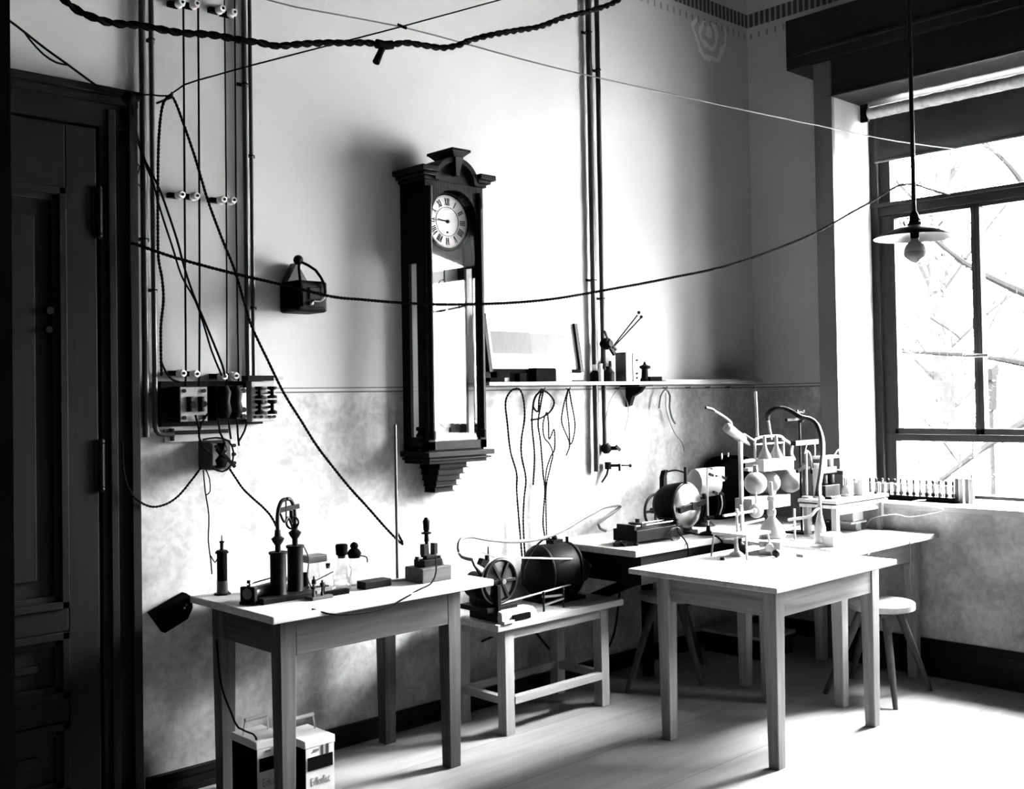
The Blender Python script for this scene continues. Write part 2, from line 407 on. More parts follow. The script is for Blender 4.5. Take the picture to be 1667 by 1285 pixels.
# ---- the window: fixed light above, casements, low fixed lights
def window(n, y0, y1, mull, glass='pane'):
    w = bpy.data.objects.new('window_%d' % n, None); COL.objects.link(w); w.location = (6.2, (y0+y1)/2, .93); struct(w)
    fx0, fx1 = 6.13, 6.21
    f = MB(); jw = .115
    f.box((fx0, y1-jw, .928), (fx1, y1, 3.275)); f.box((fx0-.03, y1-.05, .928), (fx0, y1, 3.275)); f.box((fx0, y0, .928), (fx1, y0+jw, 3.275))
    f.box((fx0, y0, .928), (fx1, y1, .948)); f.box((fx0, y0, 3.21), (fx1, y1, 3.275))
    f.box((fx0-.02, y0, 2.607), (fx1, y1, 2.685)); f.box((fx0-.035, y0, 2.66), (fx1, y1, 2.685))
    f.box((fx0-.005, y0, 1.250), (fx1, y1, 1.290)); f.build('window_frame', 'sash', w, bevel=.004)
    ys = [y0+jw] + list(mull) + [y1-jw]
    for a, b in zip(ys, ys[1:]):
        s = MB(); t = .026; lo = 1.292
        s.box((fx0-.012, a, lo), (fx1-.03, a+t, 2.607)); s.box((fx0-.012, b-t, lo), (fx1-.03, b, 2.607)); s.box((fx0-.012, a, lo), (fx1-.03, b, lo+.036)); s.box((fx0-.012, a, 2.585), (fx1-.03, b, 2.607))
        ss = s.build('casement', 'sash', w, bevel=.003)
        gp = MB(); gp.box((6.166, a+t, lo+.036), (6.170, b-t, 2.585)); gp.build('pane', glass, ss)
    gp = MB(); gp.box((6.175, y0+jw, .948), (6.179, y1-jw, 1.25)); gp.build('pane', glass, w)
    gp = MB(); gp.box((6.175, y0+jw, 2.685), (6.179, y1-jw, 3.21)); gp.build('pane', glass, w)
    return w, fx0
w1, fx0 = window(1, 1.75, 3.258, (2.632,))
lt = MB(); p = onx(1597, 580, 6.11); lt.box((6.07, p.y-.055, p.z-.006), (6.085, p.y+.075, p.z+.012)); lt.cyl((6.07, p.y, p.z+.003), (6.12, p.y, p.z+.003), .009, n=10)
lt.build('window_latch', 'steel', w1, bevel=.002)
window(2, -.30, 1.45, (.80,), 'greypane')
# roller blinds, half drawn
M['blind'] = plain('dark_holland_blind', .009, .8, noise=.2, scale=6)
M['blindroll'] = plain('pale_rolled_canvas', .25, .85, noise=.25, scale=30)
def blind(y0, y1, label):
    R = thing('roller_blind', (6.05, (y0+y1)/2, 3.2), label, 'blind'); zz = 3.215
    rl = MB(); rl.lathe((6.00, y1, zz), (6.00, y0, zz), [(0, .02), (.002, .034)] + [(i/60, .034+.004*random.random()) for i in range(1, 60)] + [(1, .03)], 16); rl.build('roller', 'blindroll', R, smooth=True)
    sh = MB(); n = 40; sh.grid([[(6.022+.004*math.sin(y*9)*(1 if z < 3.1 else 0), y, z) for y in [y0+(y1-.02-y0)*i/n for i in range(n+1)]] for z in (3.215, 3.1, 3.0, 2.925)])
    o = sh.build('blind_cloth', 'blind', R, smooth=True); md = o.modifiers.new('t', 'SOLIDIFY'); md.thickness = .002
    ba = MB(); ba.cyl((6.022, y1-.02, 2.922), (6.022, y0, 2.922), .008, n=8); ba.build('bottom_batten', 'casing', R, smooth=True)
    bk = MB(); bk.box((5.99, y1, 3.17), (6.01, y1+.05, 3.275)); bk.build('roller_bracket', 'iron', R)
blind(1.79, 3.20, 'dark roller blind half drawn over the top of the window, white rolled fabric showing above')
blind(-.26, 1.40, 'dark roller blind of the further window, out of the picture')

# ground outside
M['ground'] = plain('grass_outside', .11, .9, noise=.3, scale=1.5)
struct(piece('ground', [((6.6, -30, -1.6), (60, 60, -1.5))], 'ground'))

# unseen sheet added outside the further window to keep high sky light out
AW = thing('window_awning', (6.9, .57, 3.2), 'unseen sheet added outside the further window to block high sky light', 'awning')
k = MB(); k.hexa([(6.31, -1.0, 3.30), (8.6, -1.0, 2.75), (8.6, 1.66, 2.75), (6.31, 1.66, 3.30), (6.31, -1.0, 3.32), (8.6, -1.0, 2.77), (8.6, 1.66, 2.77), (6.31, 1.66, 3.32)]); k.build('blocker_sheet', 'blind', AW)

# ================================================================== tables, bench, stools
def table(name, label, x0, x1, y0, y1, h, legs, lw, ax0, ax1, ay0, ay1, ah, th=.028, foot=None, top='top', stretch=None, wd='wood'):
    """legs: outer corner positions; aprons run between ax/ay lines"""
    foot = foot or lw*.8
    t = thing(name, ((x0+x1)/2, (y0+y1)/2, 0), label, 'table')
    tp = MB(); tp.box((x0, y0, h-th), (x1, y1, h)); tp.build('table_top', top+'_x', t, bevel=.004)
    for (x, y) in legs:
        l = MB(); f = foot/2; w = lw/2; z1 = h-th
        l.hexa([(x-f,y-f,0),(x+f,y-f,0),(x+f,y+f,0),(x-f,y+f,0),(x-w,y-w,z1),(x+w,y-w,z1),(x+w,y+w,z1),(x-w,y+w,z1)])
        l.build('leg', wd+'_z', t, bevel=.003)
    z0, z1 = h-th-ah, h-th-.001; g = lw/2
    for (xa, xb, y, nm) in ((ax0+g, ax1-g, ay0, 'apron'), (ax0+g, ax1-g, ay1, 'apron')):
        a = MB(); a.box((xa, y-.011, z0), (xb, y+.011, z1)); a.build(nm, wd+'_x', t, bevel=.002)
    for x in (ax0, ax1):
        a = MB(); a.box((x-.011, ay0+g, z0), (x+.011, ay1-g, z1)); a.build('apron', wd+'_y', t, bevel=.002)
    if stretch:
        for y in (ay0, ay1):
            a = MB(); a.box((ax0+g, y-.018, stretch), (ax1-g, y+.018, stretch+.036)); a.build('stretcher', 'pale_x', t, bevel=.002)
        for x in (ax0, ax1):
            a = MB(); a.box((x-.018, ay0+g, stretch), (x+.018, ay1-g, stretch+.036)); a.build('stretcher', 'pale_y', t, bevel=.002)
    return t
def legs4(x0, x1, y0, y1): return [(x0, y0), (x1, y0), (x0, y1), (x1, y1)]
LTZ, BZ, FTZ, RTZ, LBZ = .777, .52, .775, .78, .79
table('work_table', 'oak work table carrying the twin-column apparatus, battery crates beneath it', 2.03, 3.10, 3.42, 4.055, LTZ,
      legs4(2.138, 2.942, 3.53, 3.98), .07, 2.138, 2.942, 3.508, 3.985, .145)
table('work_table', 'square oak table standing free in front, glassware on its far side', 3.70, 4.69, 2.415, 3.185, FTZ,
      legs4(3.860, 4.672-.02, 2.535, 3.095), .066, 3.86, 4.652, 2.52, 3.10, .13, th=.024, foot=.05, wd='lightwood')
table('work_table', 'oak table pushed against the windowsill wall, small raised stand on top', 4.75, 5.655, 2.665, 3.425, RTZ,
      legs4(4.84, 5.60, 2.80, 3.36), .066, 4.84, 5.60, 2.78, 3.37, .125, th=.024, foot=.05, wd='pale')  # pale wood here stands in for window light on its front
bench = table('low_bench', 'low pale bench with stretchers carrying the two belt-coupled machines', 3.30, 4.165, 3.62, 4.05, BZ,
      legs4(3.396, 4.051, 3.675, 3.985), .058, 3.396, 4.051, 3.662, 3.99, .05, th=.033, foot=.056, top='pale', stretch=.135)
for c in bench.children:
    if c.name.startswith(('leg', 'apron')): c.data.materials[0] = M['pale_z' if c.name.startswith('leg') else 'pale_x']
# bench fixed to the wall behind
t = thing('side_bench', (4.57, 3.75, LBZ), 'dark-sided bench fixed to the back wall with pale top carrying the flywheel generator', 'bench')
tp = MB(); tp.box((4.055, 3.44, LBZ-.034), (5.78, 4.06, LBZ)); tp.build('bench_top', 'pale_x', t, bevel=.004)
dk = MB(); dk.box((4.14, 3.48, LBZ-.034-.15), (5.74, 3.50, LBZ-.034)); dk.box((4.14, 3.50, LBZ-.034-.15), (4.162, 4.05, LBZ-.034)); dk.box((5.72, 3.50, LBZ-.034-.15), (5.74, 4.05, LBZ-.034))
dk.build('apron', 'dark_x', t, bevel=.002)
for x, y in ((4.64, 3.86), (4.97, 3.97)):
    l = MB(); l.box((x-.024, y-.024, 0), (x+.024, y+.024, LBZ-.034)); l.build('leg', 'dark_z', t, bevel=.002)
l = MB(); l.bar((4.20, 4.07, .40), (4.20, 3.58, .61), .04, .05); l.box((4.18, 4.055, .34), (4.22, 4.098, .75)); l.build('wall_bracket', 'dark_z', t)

def stool(name, c, r, h, feet, label, a0):
    t = thing(name, (c[0], c[1], 0), label, 'stool', 'round-topped stools')
    s = MB(); s.lathe((c[0], c[1], h-.038), (c[0], c[1], h), [(0, r*.93), (.15, r), (.85, r), (1, r*.97)], 32); s.build('seat', 'top_x', t, smooth=True)
    bt = MB(); 
    for a in (a0, a0+PI/2):
        d = Vector((math.cos(a), math.sin(a), 0))*r*.72; q = Vector((c[0], c[1], h-.05)); bt.bar(q-d, q+d, .06, .024)
    bt.build('batten', 'wood_x', t)
    for f in feet:
        top = Vector((c[0]+(f[0]-c[0])*.34, c[1]+(f[1]-c[1])*.34, h-.045)); l = MB()
        l.lathe((f[0], f[1], 0), top, [(0, .012), (.5, .019), (1, .021)], 10); l.build('leg', 'wood_z', t, smooth=True)
    return t
sc2 = (5.165, 2.75)
stool('stool', sc2, .165, .475, [(5.392, 2.61), (4.96, 2.58), (5.34, 3.03), (4.97, 2.97)], 'round stool with pale seat under the windowsill table, clear of the free-standing table', .7)
sc1 = (4.66, 3.72)
stool('stool', sc1, .165, .475, [(4.29, 3.72), (4.68, 3.53), (4.66, 3.99), (5.05, 3.80)], 'round dark stool half hidden behind the left legs of the free-standing table', .2)
# low box in the far corner
t = thing('low_box', (5.5, 3.8, 0), 'low dark box with a pale lid on the floor in the far corner', 'box')
b = MB(); b.box((5.335, 3.58, 0), (5.64, 4.0, .115)); b.build('box_body', 'dark_y', t, bevel=.003)
b = MB(); b.box((5.325, 3.565, .115), (5.66, 4.01, .135)); b.build('box_lid', 'top_y', t, bevel=.003)
# small stand on the windowsill table
t = thing('raised_stand', (5.38, 3.07, RTZ), 'small wooden stand raised on the windowsill table, beakers on top of it', 'stand')
RSZ = RTZ+.20
tp = MB(); tp.box((5.10, 2.95, RSZ-.018), (5.655, 3.185, RSZ)); tp.build('stand_top', 'top_x', t, bevel=.003)
tp = MB(); tp.box((5.105, 2.955, RSZ-.044), (5.65, 3.18, RSZ-.026)); tp.build('stand_board', 'top_x', t, bevel=.002)
tp = MB(); tp.box((5.12, 2.97, RSZ-.027), (5.64, 3.17, RSZ-.017)); tp.build('stand_core', 'dark_x', t)
for x in (5.14, 5.615):
    for y in (2.985, 3.15):
        l = MB(); l.box((x-.016, y-.016, RTZ), (x+.016, y+.016, RSZ-.044)); l.build('leg', 'lightwood_z', t, bevel=.002)
l = MB(); l.box((5.156, 2.98, RSZ-.082), (5.599, 2.99, RSZ-.044)); l.build('apron', 'pale_x', t)

# ================================================================== regulator clock
K = thing('wall_clock', (3.33, WY, 1.13), 'tall dark wooden pendulum clock with arched crest and white roman dial', 'clock')
cx0, cx1, cy = 3.150, 3.515, 3.92
cm = (cx0+cx1)/2
c = MB(); zt, zb = 2.575, 1.30
c.box((cx0, cy+.012, zb), (cx0+.022, WY-.001, zt)); c.box((cx1-.022, cy+.012, zb), (cx1, WY-.001, zt))       # side rails come below
c.box((cx0, cy+.012, zt-.02), (cx1, WY-.001, zt)); c.box((cx0, cy+.012, zb), (cx1, WY-.001, zb+.03))
c.bm.clear()
for x in (cx0, cx1-.02):                                                              # sides with a tall glazed opening
    c.box((x, cy+.012, zb), (x+.02, cy+.062, zt)); c.box((x, WY-.06, zb), (x+.02, WY-.001, zt))
    c.box((x, cy+.062, zb), (x+.02, WY-.06, zb+.07)); c.box((x, cy+.062, 2.19), (x+.02, WY-.06, zt))
c.box((cx0, cy+.012, zt-.02), (cx1, WY-.001, zt)); c.box((cx0, cy+.012, zb), (cx1, WY-.001, zb+.03))
c.build('case', 'dark_z', K, bevel=.003)
bk = MB(); bk.box((cx0+.02, WY-.012, zb+.03), (cx1-.02, WY-.002, zt-.02)); bk.build('back_board', plain('clock_back_board', .3, .35, noise=.1, scale=4), K)
d = MB(); fr = .042
d.box((cx0+.002, cy-.01, zb+.01), (cx0+fr, cy+.012, zt)); d.box((cx1-fr, cy-.01, zb+.01), (cx1-.002, cy+.012, zt)); d.box((cx0+.002, cy-.01, zb+.01), (cx1-.002, cy+.012, zb+.05))
# arched head of the door
za = 2.405; ra = (cx1-cx0)/2-fr; arc = [(cm+ra*math.cos(a), za+ra*math.sin(a)) for a in [PI*i/20 for i in range(21)]]
for (x1_, z1_), (x2_, z2_) in zip(arc, arc[1:]):
    d.hexa([(x1_, cy-.01, z1_), (x2_, cy-.01, z2_), (x2_, cy+.012, z2_), (x1_, cy+.012, z1_), (x1_, cy-.01, zt), (x2_, cy-.01, zt), (x2_, cy+.012, zt), (x1_, cy+.012, zt)])
dr = d.build('clock_door', 'dark_z', K, bevel=.002)
for x in (cx0+fr/2+.004, cx1-fr/2-.004):                                             # turned half columns
    p = MB(); p.lathe((x, cy-.012, zb+.06), (x, cy-.012, zt-.03), [(0, .016), (.03, .017), (.035, .011), (.5, .0125), (.93, .011), (.94, .017), (1, .016)], 12); p.build('half_column', 'dark_z', K, smooth=True)
gl = MB(); gl.box((cx0+fr-.004, cy+.001, zb+.04), (cx1-fr+.004, cy+.004, za)); gl.prism([(x, cy+.001, z) for x, z in arc], (0, .003, 0)); gl.build('door_glass', 'pane', dr)
for x in (cx0+.008, cx1-.012):
    gl = MB(); gl.box((x, cy+.062, zb+.07), (x+.004, WY-.06, 2.19)); gl.build('side_glass', 'pane', K)
for (s, x) in ((-1, cx0), (1, cx1)):                                                   # turned ornaments at the right and left corners
    for z0, z1, q in ((2.40, 2.55, .012), (1.305, 1.42, .014)):
        if s < 0 and z0 > 2: continue
        p = MB(); p.lathe((x+s*.012, cy+.035, z1), (x+s*.012, cy+.035, z0), [(0, q*1.3), (.12, q*1.5), (.2, q*.7), (.35, q*1.5), (.5, q*.8), (.62, q*1.3), (.8, q*.7), (.9, q), (1, q*.3)], 12); p.build('turned_drop', 'dark_z', K, smooth=True)
gap = .128
h = MB(); h.box((cx0+.004, cy+.02, 2.575), (cx1-.004, WY-.001, 2.60))
for k, (e, z0, z1) in enumerate(((.012, 2.575, 2.592), (.028, 2.592, 2.608), (.046, 2.608, 2.634))):
    h.box((cx0-e, cy-.012-e, z0), (cm-gap, WY-.001, z1)); h.box((cm+gap, cy-.012-e, z0), (cx1+e, WY-.001, z1))
h.build('cornice', 'dark_x', K, bevel=.004)
# arched crest between the two cornice blocks: tympanum, raised rim, keystone and flared cap
zc = 2.578; R0 = .132; RZ = .118
def el(i, k): a = PI*i/28; return (cm+R0*k*math.cos(a), zc+RZ*k*math.sin(a))
h = MB(); h.prism([(el(i, .95)[0], cy-.004, el(i, .95)[1]) for i in range(29)], (0, .11, 0)); h.build('tympanum', 'dark_x', K)
h = MB()
for i in range(28):
    a1, a2, b1, b2 = el(i, .82), el(i+1, .82), el(i, 1.02), el(i+1, 1.02)
    h.hexa([(a1[0], cy-.034, a1[1]), (a2[0], cy-.034, a2[1]), (a2[0], cy+.115, a2[1]), (a1[0], cy+.115, a1[1]), (b1[0], cy-.034, b1[1]), (b2[0], cy-.034, b2[1]), (b2[0], cy+.115, b2[1]), (b1[0], cy+.115, b1[1])])
h.build('arch_rim', 'dark_x', K)
h = MB(); h.hexa([(cm-.010, cy-.036, zc+.03), (cm+.010, cy-.036, zc+.03), (cm+.010, cy+.1, zc+.03), (cm-.010, cy+.1, zc+.03), (cm-.026, cy-.052, zc+.118), (cm+.026, cy-.052, zc+.118), (cm+.026, cy+.1, zc+.118), (cm-.026, cy+.1, zc+.118)])
h.hexa([(cm-.026, cy-.045, zc+.118), (cm+.026, cy-.045, zc+.118), (cm+.026, cy+.1, zc+.118), (cm-.026, cy+.1, zc+.118), (cm-.055, cy-.065, zc+.142), (cm+.055, cy-.065, zc+.142), (cm+.055, cy+.12, zc+.142), (cm-.055, cy+.12, zc+.142)])
h.box((cm-.058, cy-.068, zc+.142), (cm+.058, cy+.125, zc+.155)); h.build('keystone_cap', 'dark_x', K, bevel=.002)
h = MB(); h.box((cx0-.022, cy-.04, 1.278), (cx1+.022, WY-.001, 1.302)); h.box((cx0+.004, cy-.01, 1.245), (cx1-.004, WY-.001, 1.278)); h.box((cx0-.01, cy-.03, 1.262), (cx1+.01, WY-.001, 1.270))
for k in range(5):
    w = .085-.007*k; z1 = 1.245-.029*k; h.box((cm-w, cy+.03+.018*k, z1-.024), (cm+w, WY-.001, z1)); h.box((cm-w-.005, cy+.025+.018*k, z1-.029), (cm+w+.005, WY-.001, z1-.024))
h.build('bracket_base', 'dark_x', K, bevel=.002)
# dial
dc = Vector((cm-.002, cy+.045, 2.400)); rd = .128
h = MB(); h.lathe(dc+Vector((0, .02, 0)), dc, [(0, rd), (1, rd)], 48); dl = h.build('dial', plain('enamel_dial', .8, .4), K, smooth=True)
h = MB(); h.ring(dc+Vector((0, -.002, 0)), (0, 1, 0), rd+.006, .008, 48, 8); h.build('dial_rim', 'iron', K, smooth=True)
hb = MB(); hb.ring(dc+Vector((0, -.001, 0)), (0, 1, 0), .070, .0012, 48, 4); hb.ring(dc+Vector((0, -.001, 0)), (0, 1, 0), .121, .0008, 48, 4)
numer = ['XII', 'I', 'II', 'III', 'IIII', 'V', 'VI', 'VII', 'VIII', 'IX', 'X', 'XI']
for i, tx in enumerate(numer):
    a = PI/2-2*PI*i/12; rad = Vector((math.cos(a), 0, math.sin(a))); tan = Vector((math.sin(a), 0, -math.cos(a)))
    ws = {'I': .0085, 'V': .015, 'X': .015}; tot = sum(ws[q] for q in tx); u = -tot/2
    def seg(p, q, w):
        A = dc+rad*p[1]+tan*p[0]+Vector((0, -.0012, 0)); B = dc+rad*q[1]+tan*q[0]+Vector((0, -.0012, 0)); hb.bar(A, B, w, .0012, (0, 1, 0))
    for q in tx:
        w = ws[q]; m_ = u+w/2
        if q == 'I': seg((m_, .078), (m_, .113), .0048)
        elif q == 'V': seg((m_, .078), (u+.002, .113), .0045); seg((m_, .078), (u+w-.002, .113), .002)
        else: seg((u+.002, .078), (u+w-.002, .113), .002); seg((u+w-.002, .078), (u+.002, .113), .0045)
        u += w
hb.build('numerals', 'black', dl)
h = MB()
for ang, ln, w in ((PI-.13, .062, .003), (PI-.02, .09, .0022)):
    dv = Vector((math.cos(ang), 0, math.sin(ang))); h.bar(dc+Vector((0, -.004, 0))-dv*.012, dc+Vector((0, -.004, 0))+dv*ln, w, .001, (0, 1, 0))
h.cyl(dc+Vector((0, -.008, 0)), dc, .008, n=12); h.build('hands', 'iron', dl)
h = MB(); h.cyl(dc+Vector((0, -.003, -.052)), dc+Vector((0, 0, -.052)), .005, n=10); h.build('winding_hole', 'black', dl)
h = MB(); h.box((cm-.09, cy+.07, 2.22), (cm+.09, cy+.13, 2.30)); h.build('movement', 'midgrey', K)
h = MB(); h.cyl((cm+.02, cy+.10, 2.25), (cm+.02, cy+.10, 1.50), .004, n=8); h.lathe((cm+.02, cy+.085, 1.47), (cm+.02, cy+.115, 1.47), [(0, .02), (.3, .06), (.7, .06), (1, .02)], 28); h.build('pendulum', 'brass', K, smooth=True)
h = MB(); h.cyl((cm-.02, cy+.07, 2.06), (cm-.02, cy+.07, 1.95), .03, n=16); h.ring((cm-.02, cy+.07, 2.09), (1, 0, 0), .03, .004, 20, 6); h.build('weight', 'brass', K, smooth=True)
h = MB(); h.box((cx0+.03, cy+.03, zb+.03), (cx1-.05, cy+.09, zb+.062)); h.lathe((cm, cy+.05, zb+.062), (cm, cy+.05, zb+.11), [(0, .02), (.4, .008), (1, .004)], 10); h.build('scale_plate', 'iron', K)

# ================================================================== pipes, wires and fittings on the back wall
def wa(x, y, off=.03): return ony(x, y, WY-off)
TOPZ = 4.40
def pipe(px_top, py_top, off, r, pts, label, mat='lead', clips=()):
    """pts: pixel way-points on the wall, first one at the ceiling"""
    P = [wa(x, y, off) for x, y in pts]; P[0].z = TOPZ; t0 = P[0]
    t = thing('conduit_pipe', (P[-1].x, WY-off, P[-1].z), label, 'pipe', None)
    mb = MB(); q = [P[0]]
    for a, b, c in zip(P, P[1:], P[2:]):            # rounded corners
        u = (a-b).normalized()*.03; v = (c-b).normalized()*.03
        q += [b+u, b+u*.4+v*.12, b+u*.12+v*.4, b+v]
    q.append(P[-1]); mb.tube(q, r, 10); mb.build('pipe', mat, t, smooth=True)
    for z in clips:
        k = MB(); x = P[0].x; k.ring((x, WY-off, z), (0, 0, 1), r+.002, .003, 14, 5); k.box((x-r-.016, WY-.006, z-.008), (x+r+.016, WY-.0005, z+.008)); k.box((x-.004, WY-off, z-.006), (x+.004, WY-.001, z+.006)); k.build('pipe_clip', 'iron', t)
    return t
def straight(pts):                                  # keep vertical runs exactly vertical on the wall
    x0 = wa(*pts[-1], .03).x; return pts
def vpipe(x, y0, off, r, label, bend=None, clips=(), mat='lead'):
    b = wa(x, y0, off); P = [Vector((b.x, WY-off, TOPZ)), b]
    if bend: e = wa(bend[0], bend[1], off); P.append(Vector((e.x, WY-off, b.z)))
    t = thing('conduit_pipe', (b.x, WY-off, b.z), label, 'pipe')
    mb = MB(); q = [P[0]]
    if bend:
        u = Vector((0, 0, 1))*.035; v = Vector((1, 0, 0))*.035; q += [b+u, b+u*.45+v*.1, b+u*.1+v*.45, b+v, P[2]]
    else: q.append(b)
    mb.tube(q, r, 10); mb.build('pipe', mat, t, smooth=True)
    for z in clips:
        k = MB(); k.ring((b.x, WY-off, z), (0, 0, 1), r+.002, .003, 14, 5); k.box((b.x-r-.014, WY-.006, z-.007), (b.x+r+.014, WY-.0005, z+.007)); k.box((b.x-.004, WY-off, z-.005), (b.x+.004, WY-.001, z+.005)); k.build('pipe_clip', 'iron', t)
    return t
vpipe(238, 712, .022, .0135, 'dark conduit pipe nearest the door, ending beside the switch boxes', None, (3.2, 2.2))
vpipe(253, 708, .03, .0105, 'dark conduit pipe bending below the switch boxes, second from the door', (283, 708), (3.0, 2.0))
vpipe(404, 612, .024, .0115, 'thicker conduit pipe running down to the open fuse board', None, (2.9,))
vpipe(413.5, 612, .016, .0085, 'thin conduit pipe beside a thicker one above the open fuse board', None, (2.6, 1.95))
pm = vpipe(971.5, 768, .03, .0165, 'longer of two upright pipes passing behind the shelf, ending in a tap', None, (3.6, 2.2))
pn = vpipe(985, 735, .03, .0145, 'shorter of two upright pipes passing behind the shelf, ending in a bulky cock', None, (3.4, 2.1))
# taps at the pipe ends and the stopcocks above the shelf
b = wa(990, 764, .03); k = MB(); k.cyl(b+Vector((-.01, 0, .02)), b+Vector((.04, -.05, .02)), .008, n=10); k.cyl(b+Vector((.04, -.05, -.01)), b+Vector((.04, -.05, .03)), .007, n=10); k.bar(b+Vector((.05, -.06, .02)), b+Vector((.11, -.07, .016)), .012, .008); k.ball(b+Vector((.11, -.07, .016)), .01, 8)
k.cyl(b+Vector((0, 0, 0)), b+Vector((0, 0, .04)), .019, n=12); k.build('tap', 'iron', pm, smooth=True)
k = MB(); k.tube(spline([b+Vector((0, 0, .01)), b+Vector((-.012, .0, -.03)), b+Vector((-.05, .004, -.07))]), .006, 8); k.build('outlet_tube', 'iron', pm, smooth=True)
b = wa(987, 730, .03); k = MB(); k.lathe(b+Vector((0, 0, .03)), b+Vector((0, 0, -.03)), [(0, .016), (.3, .03), (.7, .03), (1, .015)], 14); k.cyl(b, b+Vector((.035, -.05, 0)), .012, n=10); k.bar(b+Vector((.02, -.055, .012)), b+Vector((.055, -.055, -.012)), .01, .016); k.build('stopcock', 'iron', pn, smooth=True)
b = wa(984, 560, .04); k = MB(); k.lathe(b+Vector((0, .02, 0)), b+Vector((0, -.05, 0)), [(0, .02), (.4, .034), (.7, .034), (1, .018)], 16); k.bar(b+Vector((-.02, -.03, .02)), b+Vector((.05, -.03, -.06)), .016, .02); k.bar(b+Vector((-.03, -.03, .07)), b+Vector((.01, -.03, .0)), .01, .01); k.build('wall_cock', 'iron', pn, smooth=True)
# fishtail pipe with two jets standing out from the cock
t = thing('gas_arm', wa(998, 566, .05), 'slanting twin-tube gas arm sticking up beside the pipes above the shelf', 'gas fitting')
A = wa(996, 565, .06); k = MB()
for dx in (0, 5.5): k.tube([wa(998+dx*.35, 564, .07), wa(1038+dx, 513+dx*.8, .16)], .0042, 8)
k.build('tube', 'iron', t, smooth=True)
for q in ((1040, 509), (1044, 516)):
    k = MB(); k.ball(wa(q[0], q[1], .16), .010, 10); k.build('jet', 'iron', t, smooth=True)
k = MB(); k.cyl(wa(988, 562, .05), wa(999, 566, .08), .009, n=10); k.bar(wa(997, 563, .075), wa(1003, 570, .075), .012, .012); k.build('joint', 'iron', t)
# porcelain insulators and bare wires
ins_x = [(296, 320, 362, 381), (296, 320, 364, 380), (298, 320, 365, 384)]; ins_y = [(4, 6, 14, 20), (317, 319, 325, 326), (608, 609, 613, 612)]
lab_row = ('near the ceiling', 'at mid height of the wires', 'just above the switch boxes'); lab_col = ('first from the door', 'second from the door', 'third from the door', 'fourth from the door')
for r_, (xs_, ys_) in enumerate(zip(ins_x, ins_y)):
    for c_, (x, y) in enumerate(zip(xs_, ys_)):
        p = wa(x, y, .065); t = thing('insulator', (p.x, WY, p.z), 'white porcelain knob insulator %s, %s' % (lab_row[r_], lab_col[c_]), 'insulator', 'knob insulators on the wall wires')
        k = MB(); k.lathe((p.x, WY-.028, p.z), (p.x, WY-.072, p.z), [(0, .014), (.2, .018), (.35, .011), (.6, .011), (.75, .017), (1, .013)], 14); k.build('knob', 'porcelain', t, smooth=True)
        k = MB(); k.cyl((p.x, WY-.001, p.z), (p.x, WY-.03, p.z), .008, n=10); k.obox((p.x-.012, WY-.014, p.z+.002), (.045, .026, .02)); k.build('bracket', 'black', t)
        k = MB(); k.cyl((p.x, WY-.072, p.z), (p.x, WY-.076, p.z), .006, n=8); k.build('screw', 'iron', t)
for c_, (xt, xm, xb) in enumerate(zip((296, 320, 362, 381), ins_x[1], ins_x[2])):
    a = wa(xt, 4, .052); b = wa(xb, 606, .052); m_ = wa(xm, 318, .052)
    wire('feed_wire', [(a.x+.012, WY-.052, TOPZ), (m_.x+.012, WY-.052, m_.z), (b.x+.012, WY-.052, b.z), (b.x+.008, WY-.05, b.z-.05)], .0042 if c_ < 2 else .0032, 'cord', 'upright feed wire down the insulators, %s' % lab_col[c_], 'wire', group='feed wires on insulators', step=.2)

# ---- switch boxes under the wires
def pbox(mb, x0, y0, x1, y1, d0, d1):
    """box on the wall covering a pixel rectangle at its front face, d0..d1 metres off the wall"""
    a = ony(x0, y0, WY-d1); b = ony(x1, y1, WY-d1); mb.box((a.x, WY-d1, b.z), (b.x, WY-d0, a.z)); return a, b
bd = thing('switchboard', wa(350, 700, 0), 'dark backing board on the wall carrying fuse boxes beside the door', 'switchboard')
k = MB(); pbox(k, 262, 621, 428, 690, .001, .03); k.build('backing_board', 'dark_x', bd)
k = MB(); pbox(k, 268, 700, 376, 716, .001, .016); k.build('lower_rail', 'pale_x', bd)
k = MB(); pbox(k, 272, 702, 372, 705, .016, .02); pbox(k, 280, 698, 284, 718, .001, .03); k.build('rail_clip', 'iron', bd)
def fuse_box(x0, y0, x1, y1, label, dark, d=.11, wins=()):
    t = thing('fuse_box', wa((x0+x1)/2, y1, .03), label, 'fuse box', 'fuse boxes on the backing board')
    k = MB(); a, b = pbox(k, x0, y0, x1, y1, .03, d); k.build('housing', dark, t, bevel=.003); return t, a, b
t, a, b = fuse_box(291, 629, 338, 687, 'black-sided fuse box with porcelain terminal plate, nearest the door', 'black')
k = MB(); k.box((a.x+.004, WY-.116, b.z+.004), (b.x-.004, WY-.11, a.z-.004)); k.build('terminal_plate', plain('yellowed_porcelain', .16, .3, noise=.3, scale=30), t)
for i, (u, v, r) in enumerate(((.35, .5, .02), (.75, .5, .02))):
    k = MB(); x = a.x+(b.x-a.x)*u; z = b.z+(a.z-b.z)*v; k.cyl((x, WY-.116, z-.03), (x, WY-.116, z+.03), .014, n=12); k.cyl((x, WY-.116, z), (x, WY-.145, z), .012, n=12); k.build('fuse_holder', 'black', t, smooth=True)
for u in (.15, .85):
    for v in (.13, .87):
        k = MB(); x = a.x+(b.x-a.x)*u; z = b.z+(a.z-b.z)*v; k.cyl((x, WY-.116, z), (x, WY-.122, z), .008, n=10); k.build('terminal_screw', 'iron', t, smooth=True)
t, a, b = fuse_box(352, 628, 396, 684, 'fuse box with bulging black fuses, in the middle of the board', 'black')
